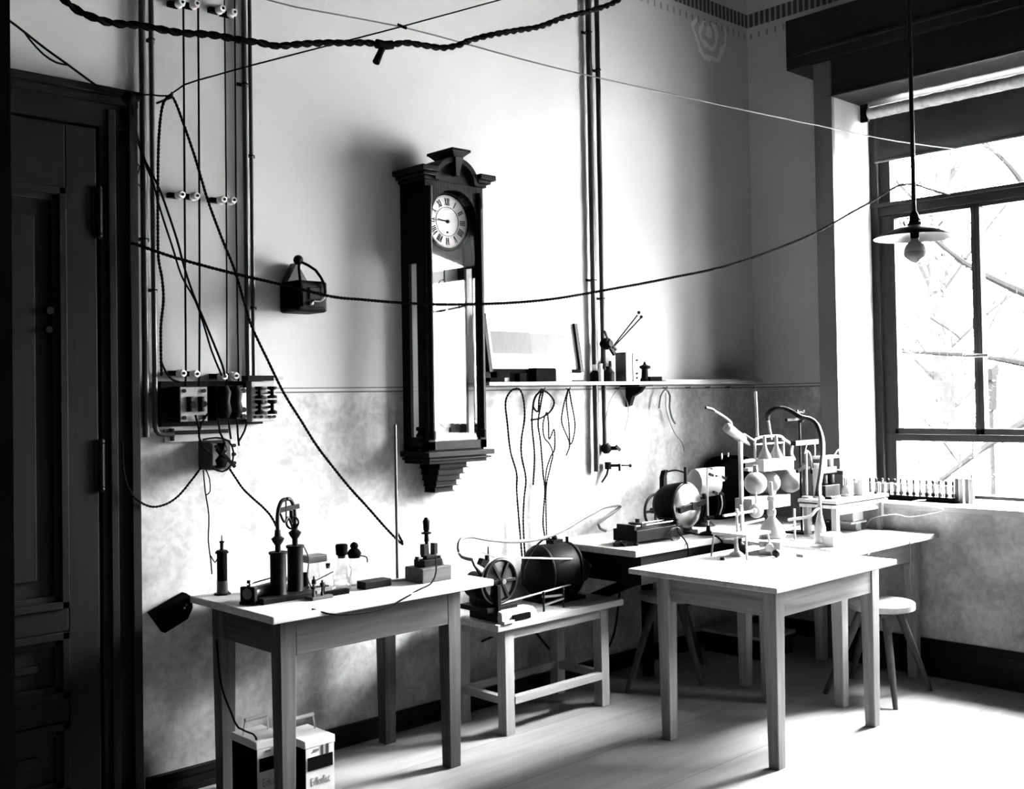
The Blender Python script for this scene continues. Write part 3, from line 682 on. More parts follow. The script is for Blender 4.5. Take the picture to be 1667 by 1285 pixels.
for u in (.3, .72):
    k = MB(); x = a.x+(b.x-a.x)*u; z = (a.z+b.z)/2; k.lathe((x, WY-.115, z+.07), (x, WY-.115, z-.06), [(0, .012), (.2, .026), (.5, .02), (.8, .028), (1, .014)], 14); k.build('fuse_holder', 'black', t, smooth=True)
k = MB(); k.box((b.x-.03, WY-.115, b.z+.005), (b.x+.012, WY-.108, a.z-.01)); k.build('terminal_plate', 'porcelain', t)
for v in (.1, .3, .85):
    k = MB(); z = b.z+(a.z-b.z)*v; k.cyl((b.x-.006, WY-.115, z), (b.x-.006, WY-.13, z), .011, n=10); k.build('terminal_knob', 'iron', t, smooth=True)
t, a, b = fuse_box(409, 621, 448, 686, 'white open fuse board with dark knobs under the thick conduit', 'white', .075)
for u in (.22, .75):
    for v, hh in ((.72, .05), (.36, .06)):
        k = MB(); x = a.x+(b.x-a.x)*u; z = b.z+(a.z-b.z)*v; k.lathe((x, WY-.10, z+hh/2), (x, WY-.10, z-hh/2), [(0, .02), (.2, .021), (.3, .008), (.7, .008), (.8, .021), (1, .02)], 12); k.cyl((x, WY-.1, z), (x, WY-.075, z), .006, n=8); k.build('fuse_holder', 'black', t, smooth=True)
k = MB(); k.box((a.x-.02, WY-.085, a.z+.002), (b.x-.01, WY-.03, a.z+.024)); k.build('cover_strip', 'black', t)
k = MB(); k.box((b.x-.01, WY-.07, a.z+.006), (b.x+.045, WY-.04, a.z+.02)); k.build('pale_peg', 'white', t)
for u in (.12, .4, .75, .95):
    k = MB(); x = a.x+(b.x-a.x)*u; k.cyl((x, WY-.075, b.z+.02), (x, WY-.084, b.z+.02), .006, n=8); k.build('terminal_screw', 'iron', t)
# lower switch with looped leads
sw = thing('wall_switch', wa(368, 765, 0), 'small wall switch with looped black leads below the fuse boxes', 'switch')
k = MB(); a, b = pbox(k, 341, 718, 377, 764, .001, .10); k.build('housing', 'midgrey', sw, bevel=.004)
k = MB(); k.box((a.x+.012, WY-.108, b.z+.02), (b.x-.03, WY-.10, a.z-.012)); k.build('switch_plate', 'porcelain', sw)
k = MB(); x = (a.x+b.x)/2; z = (a.z+b.z)/2; k.lathe((x, WY-.10, z+.05), (x, WY-.10, z-.05), [(0, .02), (.3, .028), (.5, .014), (.7, .03), (1, .02)], 12); k.bar((x-.03, WY-.115, z+.04), (x+.05, WY-.125, z-.05), .012, .012); k.build('switch_lever', 'black', sw, smooth=True)
k = MB(); k.box((b.x, WY-.08, b.z+.01), (b.x+.035, WY-.001, a.z-.02)); k.build('side_block', 'porcelain', sw)
for v in (.2, .5, .8):
    k = MB(); k.cyl((b.x+.02, WY-.08, b.z+(a.z-b.z)*v), (b.x+.02, WY-.092, b.z+(a.z-b.z)*v), .008, n=8); k.build('terminal_knob', 'iron', sw)
for i, pts in enumerate(([(318, 676), (324, 700), (326, 722), (345, 742)], [(338, 674), (328, 690), (324, 712), (332, 724)], [(356, 684), (358, 704), (366, 722), (360, 740)], [(372, 684), (374, 702), (376, 715)],
             [(386, 684), (387, 705), (389, 726)], [(402, 686), (398, 702), (388, 720)], [(330, 716), (352, 713), (372, 718), (380, 736), (376, 758), (362, 768), (345, 762)], [(262, 588), (270, 606), (280, 618), (292, 622)])):
    wire('switch_lead', [ony(x, y, WY-.125) for x, y in pts], .0042, 'cord', ('black lead crossing from the nearest fuse box to the wall switch', 'second black lead crossing below the nearest fuse box', 'black lead hanging from the middle fuse box', 'short black lead beneath the middle fuse box, right of the longer one', 'black lead dropping toward the terminals of the switch', 'thin lead slanting back from the open fuse board to the switch', 'black lead looped around the wall switch', 'black lead curving from the conduit into the first fuse box')[i], 'lead', group='leads between the fuse boxes')
# resistance box on the wall between the wires and the clock
t = thing('wall_telephone_box', wa(500, 512, 0), 'dark ringer box with pointed top and leads, on the plaster left of the clock', 'box')
k = MB(); a, b = pbox(k, 484, 455, 534, 509, .001, .15); k.build('case', 'black', t, bevel=.012)
k = MB(); k.prism([(a.x+.01, WY-.06, a.z), (b.x-.04, WY-.06, a.z), ((a.x+b.x)/2-.02, WY-.06, a.z+.085)], (0, .055, 0)); k.build('pointed_back', 'midgrey', t)
k = MB(); k.ball(((a.x+b.x)/2-.02, WY-.07, a.z+.095), .022, 12); k.build('hook', 'black', t, smooth=True)
k = MB(); k.box((a.x+.02, WY-.158, b.z+.02), (b.x-.02, WY-.15, a.z-.02)); k.box((a.x+.05, WY-.164, b.z+.05), (b.x-.05, WY-.158, a.z-.03)); k.build('front_panel', 'iron', t, bevel=.003)
for s in (-.07, .05):
    k = MB(); k.tube(spline([((a.x+b.x)/2-.02, WY-.08, a.z+.09), ((a.x+b.x)/2+s*.7, WY-.12, a.z+.05), ((a.x+b.x)/2+s, WY-.166, a.z-.02), ((a.x+b.x)/2+s, WY-.168, b.z+.07)]), .006, 8); k.build('lead', 'cord', t, smooth=True)
k = MB(); k.tube([(b.x-.03, WY-.168, a.z-.07), (b.x-.03, WY-.168, b.z+.06), (b.x-.05, WY-.168, b.z+.045), (b.x-.085, WY-.168, b.z+.045)], .004, 8); k.build('metal_clip', 'steel', t, smooth=True)
k = MB(); k.ball((a.x+.06, WY-.165, b.z+.035), .009, 10); k.build('terminal', 'steel', t, smooth=True)

# ---- shelf, bracket and everything standing on it
SZ = 1.628; SY = 3.935
sh_ = thing('wall_shelf', (4.7, WY, SZ), 'long narrow shelf running from the clock to the corner', 'shelf')
k = MB(); k.box((3.56, SY, SZ-.018), (5.93, WY, SZ)); k.build('board', 'pale_x', sh_, bevel=.002)
for px in (1042,):
    x = wa(px, 630, .1).x
    k = MB(); k.prism([(x-.06, SY+.02, SZ-.018), (x-.06, WY-.001, SZ-.018), (x-.06, WY-.001, SZ-.03), (x-.06, SY+.02, SZ-.028)], (.12, 0, 0))
    k.prism([(x-.014, SY+.03, SZ-.028), (x-.014, SY+.06, SZ-.06), (x-.014, WY-.05, SZ-.085), (x-.014, WY-.03, SZ-.135), (x-.014, WY-.001, SZ-.145), (x-.014, WY-.001, SZ-.028)], (.028, 0, 0)); k.build('bracket', 'dark_z', sh_)
for px in (838, 884, 925, 1005, 1083, 1120, 1152, 1185):
    q = wa(px, 633, .02); k = MB(); k.tube(spline([(q.x, WY-.002, SZ-.035), (q.x, WY-.03, SZ-.037), (q.x, WY-.036, SZ-.028)], .01), .003, 6); k.build('hook', 'iron', sh_)
def sx_(px, y=SY+.05): return ony(px, 620, y).x
# framed sheet leaning on the wall
t = thing('framed_chart', (4.05, 4.06, SZ), 'dark-edged framed chart with a grey ruled band, leaning above the shelf', 'picture')
P = [ony(797, 603, 4.03), ony(945, 607, 4.03), ony(942, 530, 4.075), ony(793, 515, 4.075)]
P[0].z = max(P[0].z, SZ+.03); X0, X1 = P[0].x, P[1].x; Zb, Zt = SZ+.062, 1.968
def lean(x, z, d): return (x, 4.035+(z-Zb)/(Zt-Zb)*.045-d, z)
def slab(mb, x0, x1, z0, z1, d0, d1): mb.hexa([lean(x0, z0, d1), lean(x1, z0, d1), lean(x1, z0, d0), lean(x0, z0, d0), lean(x0, z1, d1), lean(x1, z1, d1), lean(x1, z1, d0), lean(x0, z1, d0)]); return mb
k = MB(); slab(k, X0, X1, Zb, Zt, 0, .012); k.build('sheet', 'paper', t)
gm = plain('ruled_grey_print', .050, .8, noise=.25, scale=1.5, stretch=(260, 1, 8)); k = MB(); slab(k, X0+.03, X0+.31, Zb+.085, Zb+.20, .012, .0125); k.build('ruled_band', gm, t)
gm2 = plain('faint_grey_print', .066, .8, noise=.2, scale=1.5, stretch=(260, 1, 8)); k = MB(); slab(k, X0+.31, X0+.58, Zb+.085, Zb+.195, .012, .0125); k.build('ruled_band', gm2, t)
k = MB(); slab(k, X0-.022, X0, Zb-.01, Zt+.01, 0, .03); k.build('side_rail', 'dark_z', t)
k = MB(); slab(k, X1-.022, X1, Zb-.01, Zt-.02, 0, .03); k.build('side_rail', 'dark_z', t)
k = MB(); slab(k, X0, X1-.022, Zb-.014, Zb+.006, 0, .03); k.build('bottom_rail', 'mattblack', t)
k = MB()
for x in (X0+.08, X1-.1): k.box((x-.02, 3.99, SZ), (x+.02, 4.06, Zb-.014))
k.build('foot_block', 'pale_x', t)
def sbox(name, x0, x1, y0, h, d, mat, label, cat, yf=SY+.02, z=SZ, bev=.002):
    a = sx_(x0, yf); b = sx_(x1, yf); k = MB(); k.box((a, yf, z), (b, yf+d, z+h)); o = k.build(name, mat, None, bevel=bev); return tag(o, label, cat)
sbox('black_case', 798, 822, 0, .022, .06, 'mattblack', 'flat black case at the clock end of the shelf', 'case')
sbox('black_case', 809, 830, 0, .030, .05, 'mattblack', 'black case piled on the flat case at the clock end of the shelf', 'case', z=SZ+.022)
sbox('black_block', 846, 857, 0, .045, .04, 'mattblack', 'small black block under the framed chart on the shelf', 'block')
sbox('black_box', 873, 905, 0, .072, .06, 'mattblack', 'larger black box in front of the framed chart, next to the pale carton', 'box')
sbox('pale_carton', 906, 931, 0, .066, .06, 'paper', 'pale paper carton beside the larger black box on the shelf', 'carton')
sbox('ruler', 935, 954, 0, .008, .03, 'black', 'thin dark ruler lying flat on the shelf', 'ruler', bev=0)
def lath(name, px, prof, h, mat, label, cat, y=SY+.06, z=SZ, parts=()):
    x = sx_(px, y); t = thing(name, (x, y, z), label, cat); k = MB(); k.lathe((x, y, z), (x, y, z+h), prof, 18); k.build('body', mat, t, smooth=True); return t, x, y
t, x, y = lath('ink_bottle', 968.5, [(0, .026), (.08, .028), (.75, .028), (1, .012)], .062, 'black', 'small ink bottle with pale stopper, left of the pipes on the shelf', 'bottle')
k = MB(); k.cyl((x, y, SZ+.062), (x, y, SZ+.095), .012, n=12); k.build('stopper', 'porcelain', t, smooth=True)
t, x, y = lath('white_jar', 978, [(0, .016), (.7, .016), (.8, .010), (1, .011)], .09, 'porcelain', 'little white jar standing against the pipes on the shelf', 'jar', y=SY+.03)
k = MB(); k.cyl((x, y, SZ+.09), (x, y, SZ+.098), .012, n=12); k.build('lid', 'porcelain', t, smooth=True)
t, x, y = lath('black_flask', 991, [(0, .034), (.6, .034), (.85, .014), (1, .016)], .085, 'black', 'squat black flask just right of the pipes on the shelf', 'flask', y=SY+.05)
k = MB(); k.cyl((x+.015, y, SZ+.08), (x+.015, y, SZ+.115), .008, n=10); k.build('spout', 'iron', t, smooth=True)
xa, xb = sx_(1013), sx_(1034); t = thing('meter_box', ((xa+xb)/2, SY+.05, SZ), 'tall speckled meter box on the shelf over the bracket', 'meter')
k = MB(); k.box((xa, SY+.02, SZ), (xa+.055, SY+.10, SZ+.165)); k.build('dark_half', plain('mottled_case', .05, .4, noise=.9, scale=22), t, bevel=.003)
k = MB(); k.box((xa+.055, SY+.015, SZ), (xb, SY+.10, SZ+.16)); k.build('pale_half', plain('pale_speckled_case', .3, .5, noise=.35, scale=40), t, bevel=.003)
for z in (.02, .045, .12):
    k = MB(); k.cyl(((xa+.055+xb)/2, SY+.015, SZ+z), ((xa+.055+xb)/2, SY+.005, SZ+z), .006, n=8); k.build('terminal', 'iron', t)
t, x, y = lath('dark_valve', 1050, [(0, .026), (.12, .028), (.2, .02), (.62, .018), (.7, .034), (.78, .034), (.85, .01), (1, .004)], .115, 'black', 'dark turned valve with a pointed top on the shelf', 'valve')
k = MB(); k.cyl((x-.03, y, SZ+.085), (x+.045, y, SZ+.08), .006, n=8); k.build('cross_bar', 'iron', t)
sbox('dark_slab', 1059, 1078, 0, .028, .06, 'mattblack', 'dark slab lying last in the row on the shelf', 'slab')
sbox('glass_strip', 1085, 1205, 0, .010, .05, 'porcelain', 'long white strip lying on the corner end of the shelf', 'strip', bev=0)

# ---- cords hanging from the shelf hooks
def hang(pts, r, mat, label, tw=.03, off=.045, name='hanging_cable'):
    return wire(name, [ony(x, y, WY-off) for x, y in pts], r, mat, label, 'cord', twist=tw, group='cords on the shelf hooks')
hang([(854, 955), (842, 812), (841, 772), (831, 735), (826, 690), (823, 655), (832, 637), (845, 634), (852, 650), (854, 680), (849, 715), (849, 742), (856, 780), (853, 815), (852, 860), (858, 955)], .0055, 'cord', 'long black cord looped over the first hook after the clock', .035)
hang([(868, 790), (870, 740), (866, 690), (869, 655), (878, 638), (884, 636), (880, 660), (876, 690), (880, 720), (884, 770), (887, 800), (884, 850), (888, 880)], .005, 'cord', 'black cord coil on the second hook, strand reaching down to the motor')
hang([(890, 885), (889, 800), (896, 760), (900, 740), (895, 724), (886, 712), (884, 690), (890, 672), (893, 690), (894, 715), (902, 700), (903, 730), (896, 745), (889, 770), (888, 810)], .0042, 'cord', 'tangled thin black cord inside the coil on the second hook')
hang([(864, 684), (880, 681), (896, 670), (902, 655), (894, 642), (884, 637), (878, 648), (876, 670), (868, 662), (872, 645), (882, 637)], .0055, 'cord', 'thick black lead wound round the coil on the second hook')
hang([(922, 742), (927, 722), (915, 690), (916, 668), (923, 640), (926, 634), (930, 655), (936, 690), (933, 715), (928, 722), (926, 690), (922, 655), (925, 636)], .0042, 'cord', 'short black cord loop on the third hook')
hang([(985, 690), (992, 655), (1003, 637), (1010, 636), (1020, 652), (1023, 675), (1017, 700)], .0022, 'grey', 'thin grey wire hooped on the hook right of the pipes', 0)
hang([(1073, 665), (1076, 645), (1084, 634), (1091, 645), (1090, 662), (1094, 680), (1099, 690)], .006, 'greyrubber', 'short length of grey rubber tube bent over a hook right of the bracket', 0, .05)
hang([(1084, 640), (1085, 670), (1098, 705), (1110, 720), (1114, 735)], .0022, 'grey', 'thin grey wire trailing below the bent rubber tube', 0, .04)

# ---- black slab hung askew behind the table corner
t = thing('black_board', wa(280, 1000, 0), 'black board tilted on the wall behind the door-side corner of the table', 'board')
P = [ony(x, y, WY-.04) for x, y in ((246, 999), (303, 966), (313, 972), (314, 990), (306, 1008), (269, 1031))]
k = MB(); k.prism(P, (0, .036, 0)); k.build('board', 'mattblack', t)
for q in ((300, 990), (303, 985)):
    p = ony(q[0], q[1], WY-.04); k = MB(); k.cyl(p, p+Vector((0, -.004, 0)), .004, n=8); k.build('pin', 'steel', t)

# ================================================================== things on the work table
V = Vector
def lt(x, y): return onz(x, y, LTZ)
# dark cylinder with terminal pin
p = lt(362, 968); t = thing('induction_coil', (p.x, p.y, LTZ), 'slim black upright coil with a pin on top, on the work table nearest the door', 'coil')
k = MB(); k.lathe(p, p+V((0, 0, .165)), [(0, .020), (.98, .020), (1, .018)], 20); k.build('coil_body', 'mattblack', t, smooth=True)
k = MB(); k.lathe(p+V((0, 0, .001)), p+V((0, 0, .055)), [(0, .0215), (1, .0215)], 20); k.build('lower_band', 'midgrey', t, smooth=True)
k = MB(); k.lathe(p+V((0, 0, .165)), p+V((0, 0, .178)), [(0, .026), (.4, .027), (1, .02)], 20); k.build('collar', 'black', t, smooth=True)
k = MB(); k.lathe(p+V((0, 0, .178)), p+V((0, 0, .238)), [(0, .010), (.1, .007), (.45, .007), (.5, .010), (.6, .010), (.62, .003), (1, .002)], 12); k.build('terminal_pin', 'iron', t, smooth=True)
k = MB(); k.lathe(p, p+V((0, 0, .006)), [(0, .035), (1, .032)], 20); k.build('base_disc', 'black', t, smooth=True)
# bunched lead ends
p = lt(340, 962); p = V((p.x, 3.98, LTZ))
k = MB()
for dx, dz in ((-.012, .10), (0, .12), (.012, .09), (.004, .07)): k.tube(spline([p+V((dx*1.6, 0, .004)), p+V((dx*.2, -.004, .05)), p+V((dx, .004, dz))], .01), .0035, 6)
tag(k.build('lead_bundle', 'cord', None, smooth=True), 'bunched lead ends standing beside the slim black coil', 'leads')
# slide resistance lying along the left edge
a = lt(383, 985); b = lt(505, 945); a = V((2.085, 3.70, LTZ)); b = V((2.43, 3.86, LTZ))
t = thing('slide_rheostat', (a+b)/2, 'long slide rheostat with tube and end blocks, lying behind the twin columns', 'rheostat')
d = (b-a).normalized(); n = V((-d.y, d.x, 0))
k = MB(); k.bar(a+V((0, 0, .006)), b+V((0, 0, .006)), .07, .012); k.build('base_board', 'dark_x', t, bevel=.002)
for q in (a+d*.012, b-d*.012):
    k = MB(); k.bar(q-d*.010+V((0, 0, .04)), q+d*.010+V((0, 0, .04)), .066, .056); k.build('end_block', 'black', t, bevel=.003)
k = MB(); k.cyl(a+V((0, 0, .042)), b+V((0, 0, .042)), .021, n=20); k.build('wound_tube', plain('wound_wire_tube', .06, .4, noise=.5, scale=4, stretch=(60, 60, 60)), t, smooth=True)
k = MB(); k.cyl(a+n*.0+V((0, 0, .078)), b+V((0, 0, .078)), .0035, n=8); k.build('slide_rod', 'brass', t, smooth=True)
for q in (a+d*.012, b-d*.012):
    k = MB(); k.cyl(q+V((0, 0, .068)), q+V((0, 0, .092)), .007, n=10); k.build('rod_post', 'black', t, smooth=True)
# twin-column electromagnet apparatus
c1 = lt(457, 978); c1 = V((2.225, 3.705, LTZ)); c2 = V((2.318, 3.730, LTZ)); mid = (c1+c2)/2
t = thing('twin_column_apparatus', (mid.x, mid.y, LTZ), 'tall apparatus of two dark columns carrying curved arms, the largest thing on the work table', 'apparatus')
k = MB(); k.box((c1.x-.10, c1.y-.055, LTZ), (c2.x+.05, c2.y+.055, LTZ+.022)); k.build('base_board', 'dark_x', t, bevel=.003)
for c, h in ((c1, .165), (c2, .178)):
    k = MB(); z = V((0, 0, LTZ+.022)); c = V((c.x, c.y, 0)); k.lathe(c+z, c+z+V((0, 0, h)), [(0, .034), (.03, .031), (.94, .031), (.95, .036), (1, .036)], 24); k.build('column', 'black', t, smooth=True)
    k = MB(); k.lathe(c+z+V((0, 0, h)), c+z+V((0, 0, h+.085)), [(0, .011), (.3, .011), (.45, .020), (.6, .026), (.72, .013), (1, .011)], 16); k.build('pole_piece', 'iron', t, smooth=True)
z0 = LTZ+.022
A = V((c1.x, c1.y, z0+.245)); B = V((c2.x, c2.y, z0+.25)); w = (B-A); 
for q, e in ((A, 1), (B, -1)):
    k = MB(); u = w.normalized()*e; pts = [q, q+V((0, 0, .05)), q+u*.006+V((0, 0, .085)), q+u*.022+V((0, 0, .112)), q+u*.043+V((0, 0, .118))]
    k.tube(spline(pts, .006), .008, 8, radii=None); k.build('curved_arm', 'iron', t, smooth=True)
k = MB(); m0 = (A+B)/2; k.cyl(m0+V((0, 0, .03)), m0+V((0, 0, .118)), .003, n=8); k.bar(m0+V((-.035, 0, .075)), m0+V((.065, .012, .085)), .012, .018); k.cyl(m0+V((.03, .01, .07)), m0+V((.03, .01, .02)), .008, n=10); k.tube(spline([m0+V((-.03, 0, .07)), m0+V((-.015, -.01, .03)), m0+V((.01, 0, .045)), m0+V((.035, .01, .0))], .006), .0045, 6); k.build('armature', 'iron', t, smooth=True)
k = MB(); k.ring(m0+V((.032, .006, .022)), (.35, 1, 0), .024, .004, 20, 6); k.build('armature_loop', 'iron', t, smooth=True)
k = MB(); k.tube(spline([V((c2.x+.035, c2.y-.01, z0+.17)), V((c2.x+.05, c2.y-.02, z0+.12)), V((c2.x+.04, c2.y-.025, z0+.05)), V((c2.x+.05, c2.y-.04, z0+.004))], .01), .003, 6); k.build('lead', 'greyrubber', t, smooth=True)
# terminal block in front of the columns
p = lt(497, 985); p = V((2.335, 3.61, LTZ)); t = thing('terminal_block', (p.x, p.y, LTZ), 'little cluster of brass binding posts at the foot of the twin columns', 'terminal block')
k = MB(); k.box(p+V((-.035, -.03, 0)), p+V((.06, .03, .012))); k.build('block_base', 'wood_x', t, bevel=.002)
for dx, dy, h in ((-.02, -.012, .05), (.0, .014, .075), (.022, -.01, .06), (.045, .012, .045)):
    k = MB(); q = p+V((dx, dy, .012)); k.lathe(q, q+V((0, 0, h)), [(0, .007), (.2, .004), (.55, .004), (.6, .009), (.8, .009), (.85, .004), (1, .003)], 10); k.build('binding_post', 'iron', t, smooth=True)
k = MB(); k.bar(p+V((-.02, -.012, .05)), p+V((.05, -.012, .046)), .006, .006); k.bar(p+V((.0, .014, .066)), p+V((.1, .03, .09)), .004, .004); k.build('cross_wire', 'iron', t)
k = MB(); q = V((2.43, 3.62, LTZ)); k.box(q+V((-.06, -.014, 0)), q+V((.06, .014, .02))); tag(k.build('dark_strip', 'mattblack', None, bevel=.002), 'narrow dark strip lying at the table edge below the small glass flask', 'strip')
# flask, card, bottles, case
p = V((2.445, 3.69, LTZ)); t = thing('small_flask', p, 'small glass flask with a narrow neck in front of the bottles', 'flask')
k = MB(); k.lathe(p, p+V((0, 0, .11)), [(0, .022), (.1, .026), (.45, .022), (.62, .010), (.95, .009), (1, .012)], 18); k.build('flask_body', 'flask', t, smooth=True)
k = MB(); k.lathe(p+V((0, 0, .098)), p+V((0, 0, .118)), [(0, .008), (1, .010)], 12); k.build('flask_stopper', 'black', t, smooth=True)
p = V((2.475, 3.84, LTZ)); t = thing('lidded_jar', p, 'clear glass jar with a grey lid behind the small flask', 'jar')
k = MB(); k.lathe(p, p+V((0, 0, .105)), [(0, .034), (.05, .037), (.9, .037), (1, .033)], 20); k.build('jar_body', 'flask', t, smooth=True)
k = MB(); k.box(p+V((-.045, -.035, .105)), p+V((.045, .035, .135))); k.build('jar_lid', 'grey', t, bevel=.004)
p = V((2.535, 3.725, LTZ)); t = thing('stoppered_bottle', p, 'tallest clear bottle with a fat black stopper on the work table', 'bottle')
k = MB(); k.lathe(p, p+V((0, 0, .135)), [(0, .036), (.06, .040), (.62, .040), (.82, .020), (.97, .020), (1, .024)], 22); k.build('bottle_body', 'flask', t, smooth=True)
k = MB(); k.lathe(p+V((0, 0, .125)), p+V((0, 0, .182)), [(0, .014), (.2, .016), (.25, .024), (.9, .026), (1, .022)], 16); k.build('stopper', 'mattblack', t, smooth=True)
p = V((2.615, 3.75, LTZ)); t = thing('pear_topped_bottle', p, 'bottle with a pear-shaped black top, right of the fat-stoppered bottle', 'bottle')
k = MB(); k.lathe(p, p+V((0, 0, .115)), [(0, .030), (.06, .034), (.7, .034), (.85, .022), (1, .022)], 20); k.build('bottle_body', 'flask', t, smooth=True)
k = MB(); k.lathe(p+V((0, 0, .115)), p+V((0, 0, .18)), [(0, .024), (.3, .030), (.5, .022), (.6, .014), (.75, .018), (.9, .014), (1, .004)], 16); k.build('stopper', 'mattblack', t, smooth=True)
k = MB(); k.tube(spline([p+V((.03, 0, .12)), p+V((.055, -.01, .112)), p+V((.06, -.01, .09))], .008), .003, 6); k.build('side_hook', 'iron', t, smooth=True)
k = MB(); q = V((2.635, 3.65, LTZ)); k.box(q+V((-.06, -.03, 0)), q+V((.075, .03, .032))); tag(k.build('dark_case', 'black', None, bevel=.004), 'flat dark case in front of the two stoppered bottles', 'case')
# upright rod
p = V((2.815, 3.72, LTZ)); t = thing('upright_rod', p, 'tall thin upright rod standing on the work table before the clock bracket', 'rod')
k = MB(); k.cyl(p, p+V((0, 0, .665)), .0062, n=10); k.build('rod', 'lead', t, smooth=True)
k = MB(); k.lathe(p, p+V((0, 0, .008)), [(0, .045), (1, .04)], 20); k.build('rod_foot', 'top_x', t, smooth=True)
# lever key on a wooden block
p = V((2.905, 3.60, LTZ)); t = thing('lever_switch', p, 'lever switch standing on a thick wooden block at the bench end of the table', 'switch')
k = MB(); k.box(p+V((-.085, -.045, 0)), p+V((.075, .075, .062))); k.build('wooden_block', 'wood_x', t, bevel=.004)
k = MB(); k.box(p+V((-.055, -.02, .062)), p+V((.045, .05, .092))); k.box(p+V((-.03, -.005, .092)), p+V((.03, .035, .108))); k.build('switch_base', 'black', t, bevel=.003)
for dx in (-.028, .028):
    k = MB(); k.box(p+V((dx-.010, 0, .108)), p+V((dx+.010, .028, .155))); k.build('contact_jaw', 'iron', t, bevel=.002)
k = MB(); q = p+V((-.012, .014, .108)); k.lathe(q, q+V((0, 0, .16)), [(0, .012), (.12, .010), (.35, .008), (.36, .011), (.55, .009), (.56, .022), (.6, .022), (.62, .009), (.66, .013), (.9, .016), (1, .006)], 14); k.build('lever_handle', 'black', t, smooth=True)
k = MB(); q = p+V((-.05, 0, .10)); k.cyl(q, q+V((-.03, -.005, 0)), .006, n=8); k.cyl(q+V((-.03, -.005, -.008)), q+V((-.03, -.005, .01)), .009, n=8); k.build('terminal', 'iron', t, smooth=True)
k = MB(); k.lathe(p+V((.055, .012, .05)), p+V((.055, .012, .098)), [(0, .034), (.5, .03), (1, .012)], 18); k.build('dome', 'midgrey', t, smooth=True)
w0 = p+V((.02, 0, .10))
wire('table_lead', [p+V((0, -.03, .1)), p+V((-.03, -.07, .05)), p+V((-.09, -.11, .012)), p+V((-.2, -.16, .004)), V((2.62, 3.415, LTZ-.012)), V((2.5, 3.41, LTZ-.04)), V((2.3, 3.412, LTZ-.03)), V((2.2, 3.43, LTZ+.004))], .0035, 'cord', 'dark lead running from the lever switch over the front edge of the work table', 'lead')
wire('thin_lead', [p+V((.05, .03, .1)), p+V((.2, .08, .085)), p+V((.36, .12, .075)), V((3.42, 3.74, BZ+.275))], .0022, 'grey', 'thin wire stretched from the lever switch to the small machine', 'lead')

# battery crates under the table
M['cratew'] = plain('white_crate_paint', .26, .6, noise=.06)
def crate(loc, label):
    t = thing('battery_crate', loc, label, 'crate', 'battery crates under the work table'); p = V(loc)
    w, d, h = .132, .19, .25
    k = MB(); k.box(p, p+V((w, d, h-.028))); k.build('crate_body', 'mattblack', t, bevel=.003)  # sides coloured black to stand for their shade; the crate itself is white
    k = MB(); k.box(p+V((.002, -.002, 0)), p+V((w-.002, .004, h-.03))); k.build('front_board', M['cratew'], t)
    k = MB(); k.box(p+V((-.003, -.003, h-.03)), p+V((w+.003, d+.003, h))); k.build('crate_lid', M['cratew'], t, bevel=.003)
    k = MB(); k.box(p+V((.010, -.0045, .135)), p+V((w-.010, 0, .185))); k.build('dark_slot', 'mattblack', t)
    for u, ww in ((.55, .007), (.72, .009)):
        k = MB(); k.box(p+V((w*u, -.0045, .185)), p+V((w*u+ww, 0, .222))); k.build('slat', 'midgrey', t)
    k = MB(); k.box(p+V((w*.28, -.0045, .205)), p+V((w*.45, 0, .212))); k.build('name_tag', 'grey', t)
    for s, e in ((.012, .008), (w-.012, -.008)):
        k = MB(); k.tube(spline([p+V((s, d*.62, h)), p+V((s+e*.3, d*.62, h+.03)), p+V((s+e, d*.62, h+.056))], .01), .0035, 6); k.build('bail_wire', 'steel', t, smooth=True)
    k = MB(); k.cyl(p+V((.018, d*.62, h+.056)), p+V((w-.018, d*.62, h+.058)), .008, n=12); k.build('carrying_handle', 'pale_x', t, smooth=True)
    fc = bpy.data.curves.new('crate_lettering', 'FONT'); fc.body = 'Edkulist'; fc.size = .036; fc.extrude = .0006; fc.align_x = 'CENTER'
    fo = bpy.data.objects.new('tmp', fc); COL.objects.link(fo); dg = bpy.context.evaluated_depsgraph_get(); me = bpy.data.meshes.new_from_object(fo.evaluated_get(dg)); bpy.data.objects.remove(fo)
    me.name = 'lettering'; me.materials.clear(); me.materials.append(M['faded']); lo = bpy.data.objects.new('lettering', me); COL.objects.link(lo)
    me.transform(Matrix.Translation(p+V((w/2, -.0028, .075))) @ Matrix.Rotation(PI/2, 4, 'X') @ Matrix.Diagonal((.78, 1.25, 1, 1)))
    lo.parent = t; lo.matrix_parent_inverse = wm(t).inverted()
    return t
M['faded'] = plain('faded_lettering', .13, .8, noise=.4, scale=60)
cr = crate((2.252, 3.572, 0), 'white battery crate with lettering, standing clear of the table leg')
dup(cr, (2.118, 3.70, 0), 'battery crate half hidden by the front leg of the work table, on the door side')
wire('battery_lead', [V((2.13, 3.72, .254)), V((2.105, 3.70, .285)), V((2.065, 3.74, .31)), V((2.07, 3.80, .35)), V((2.06, 3.86, .45)), V((2.1, 3.97, .6))], .004, 'cord', 'dark lead rising from the battery crate behind the table leg', 'lead')

# ================================================================== machines on the low bench
z = BZ
def flat_tube(mb, pts, w, h):
    for a, b in zip(pts, pts[1:]): mb.bar(a, b, w, h)
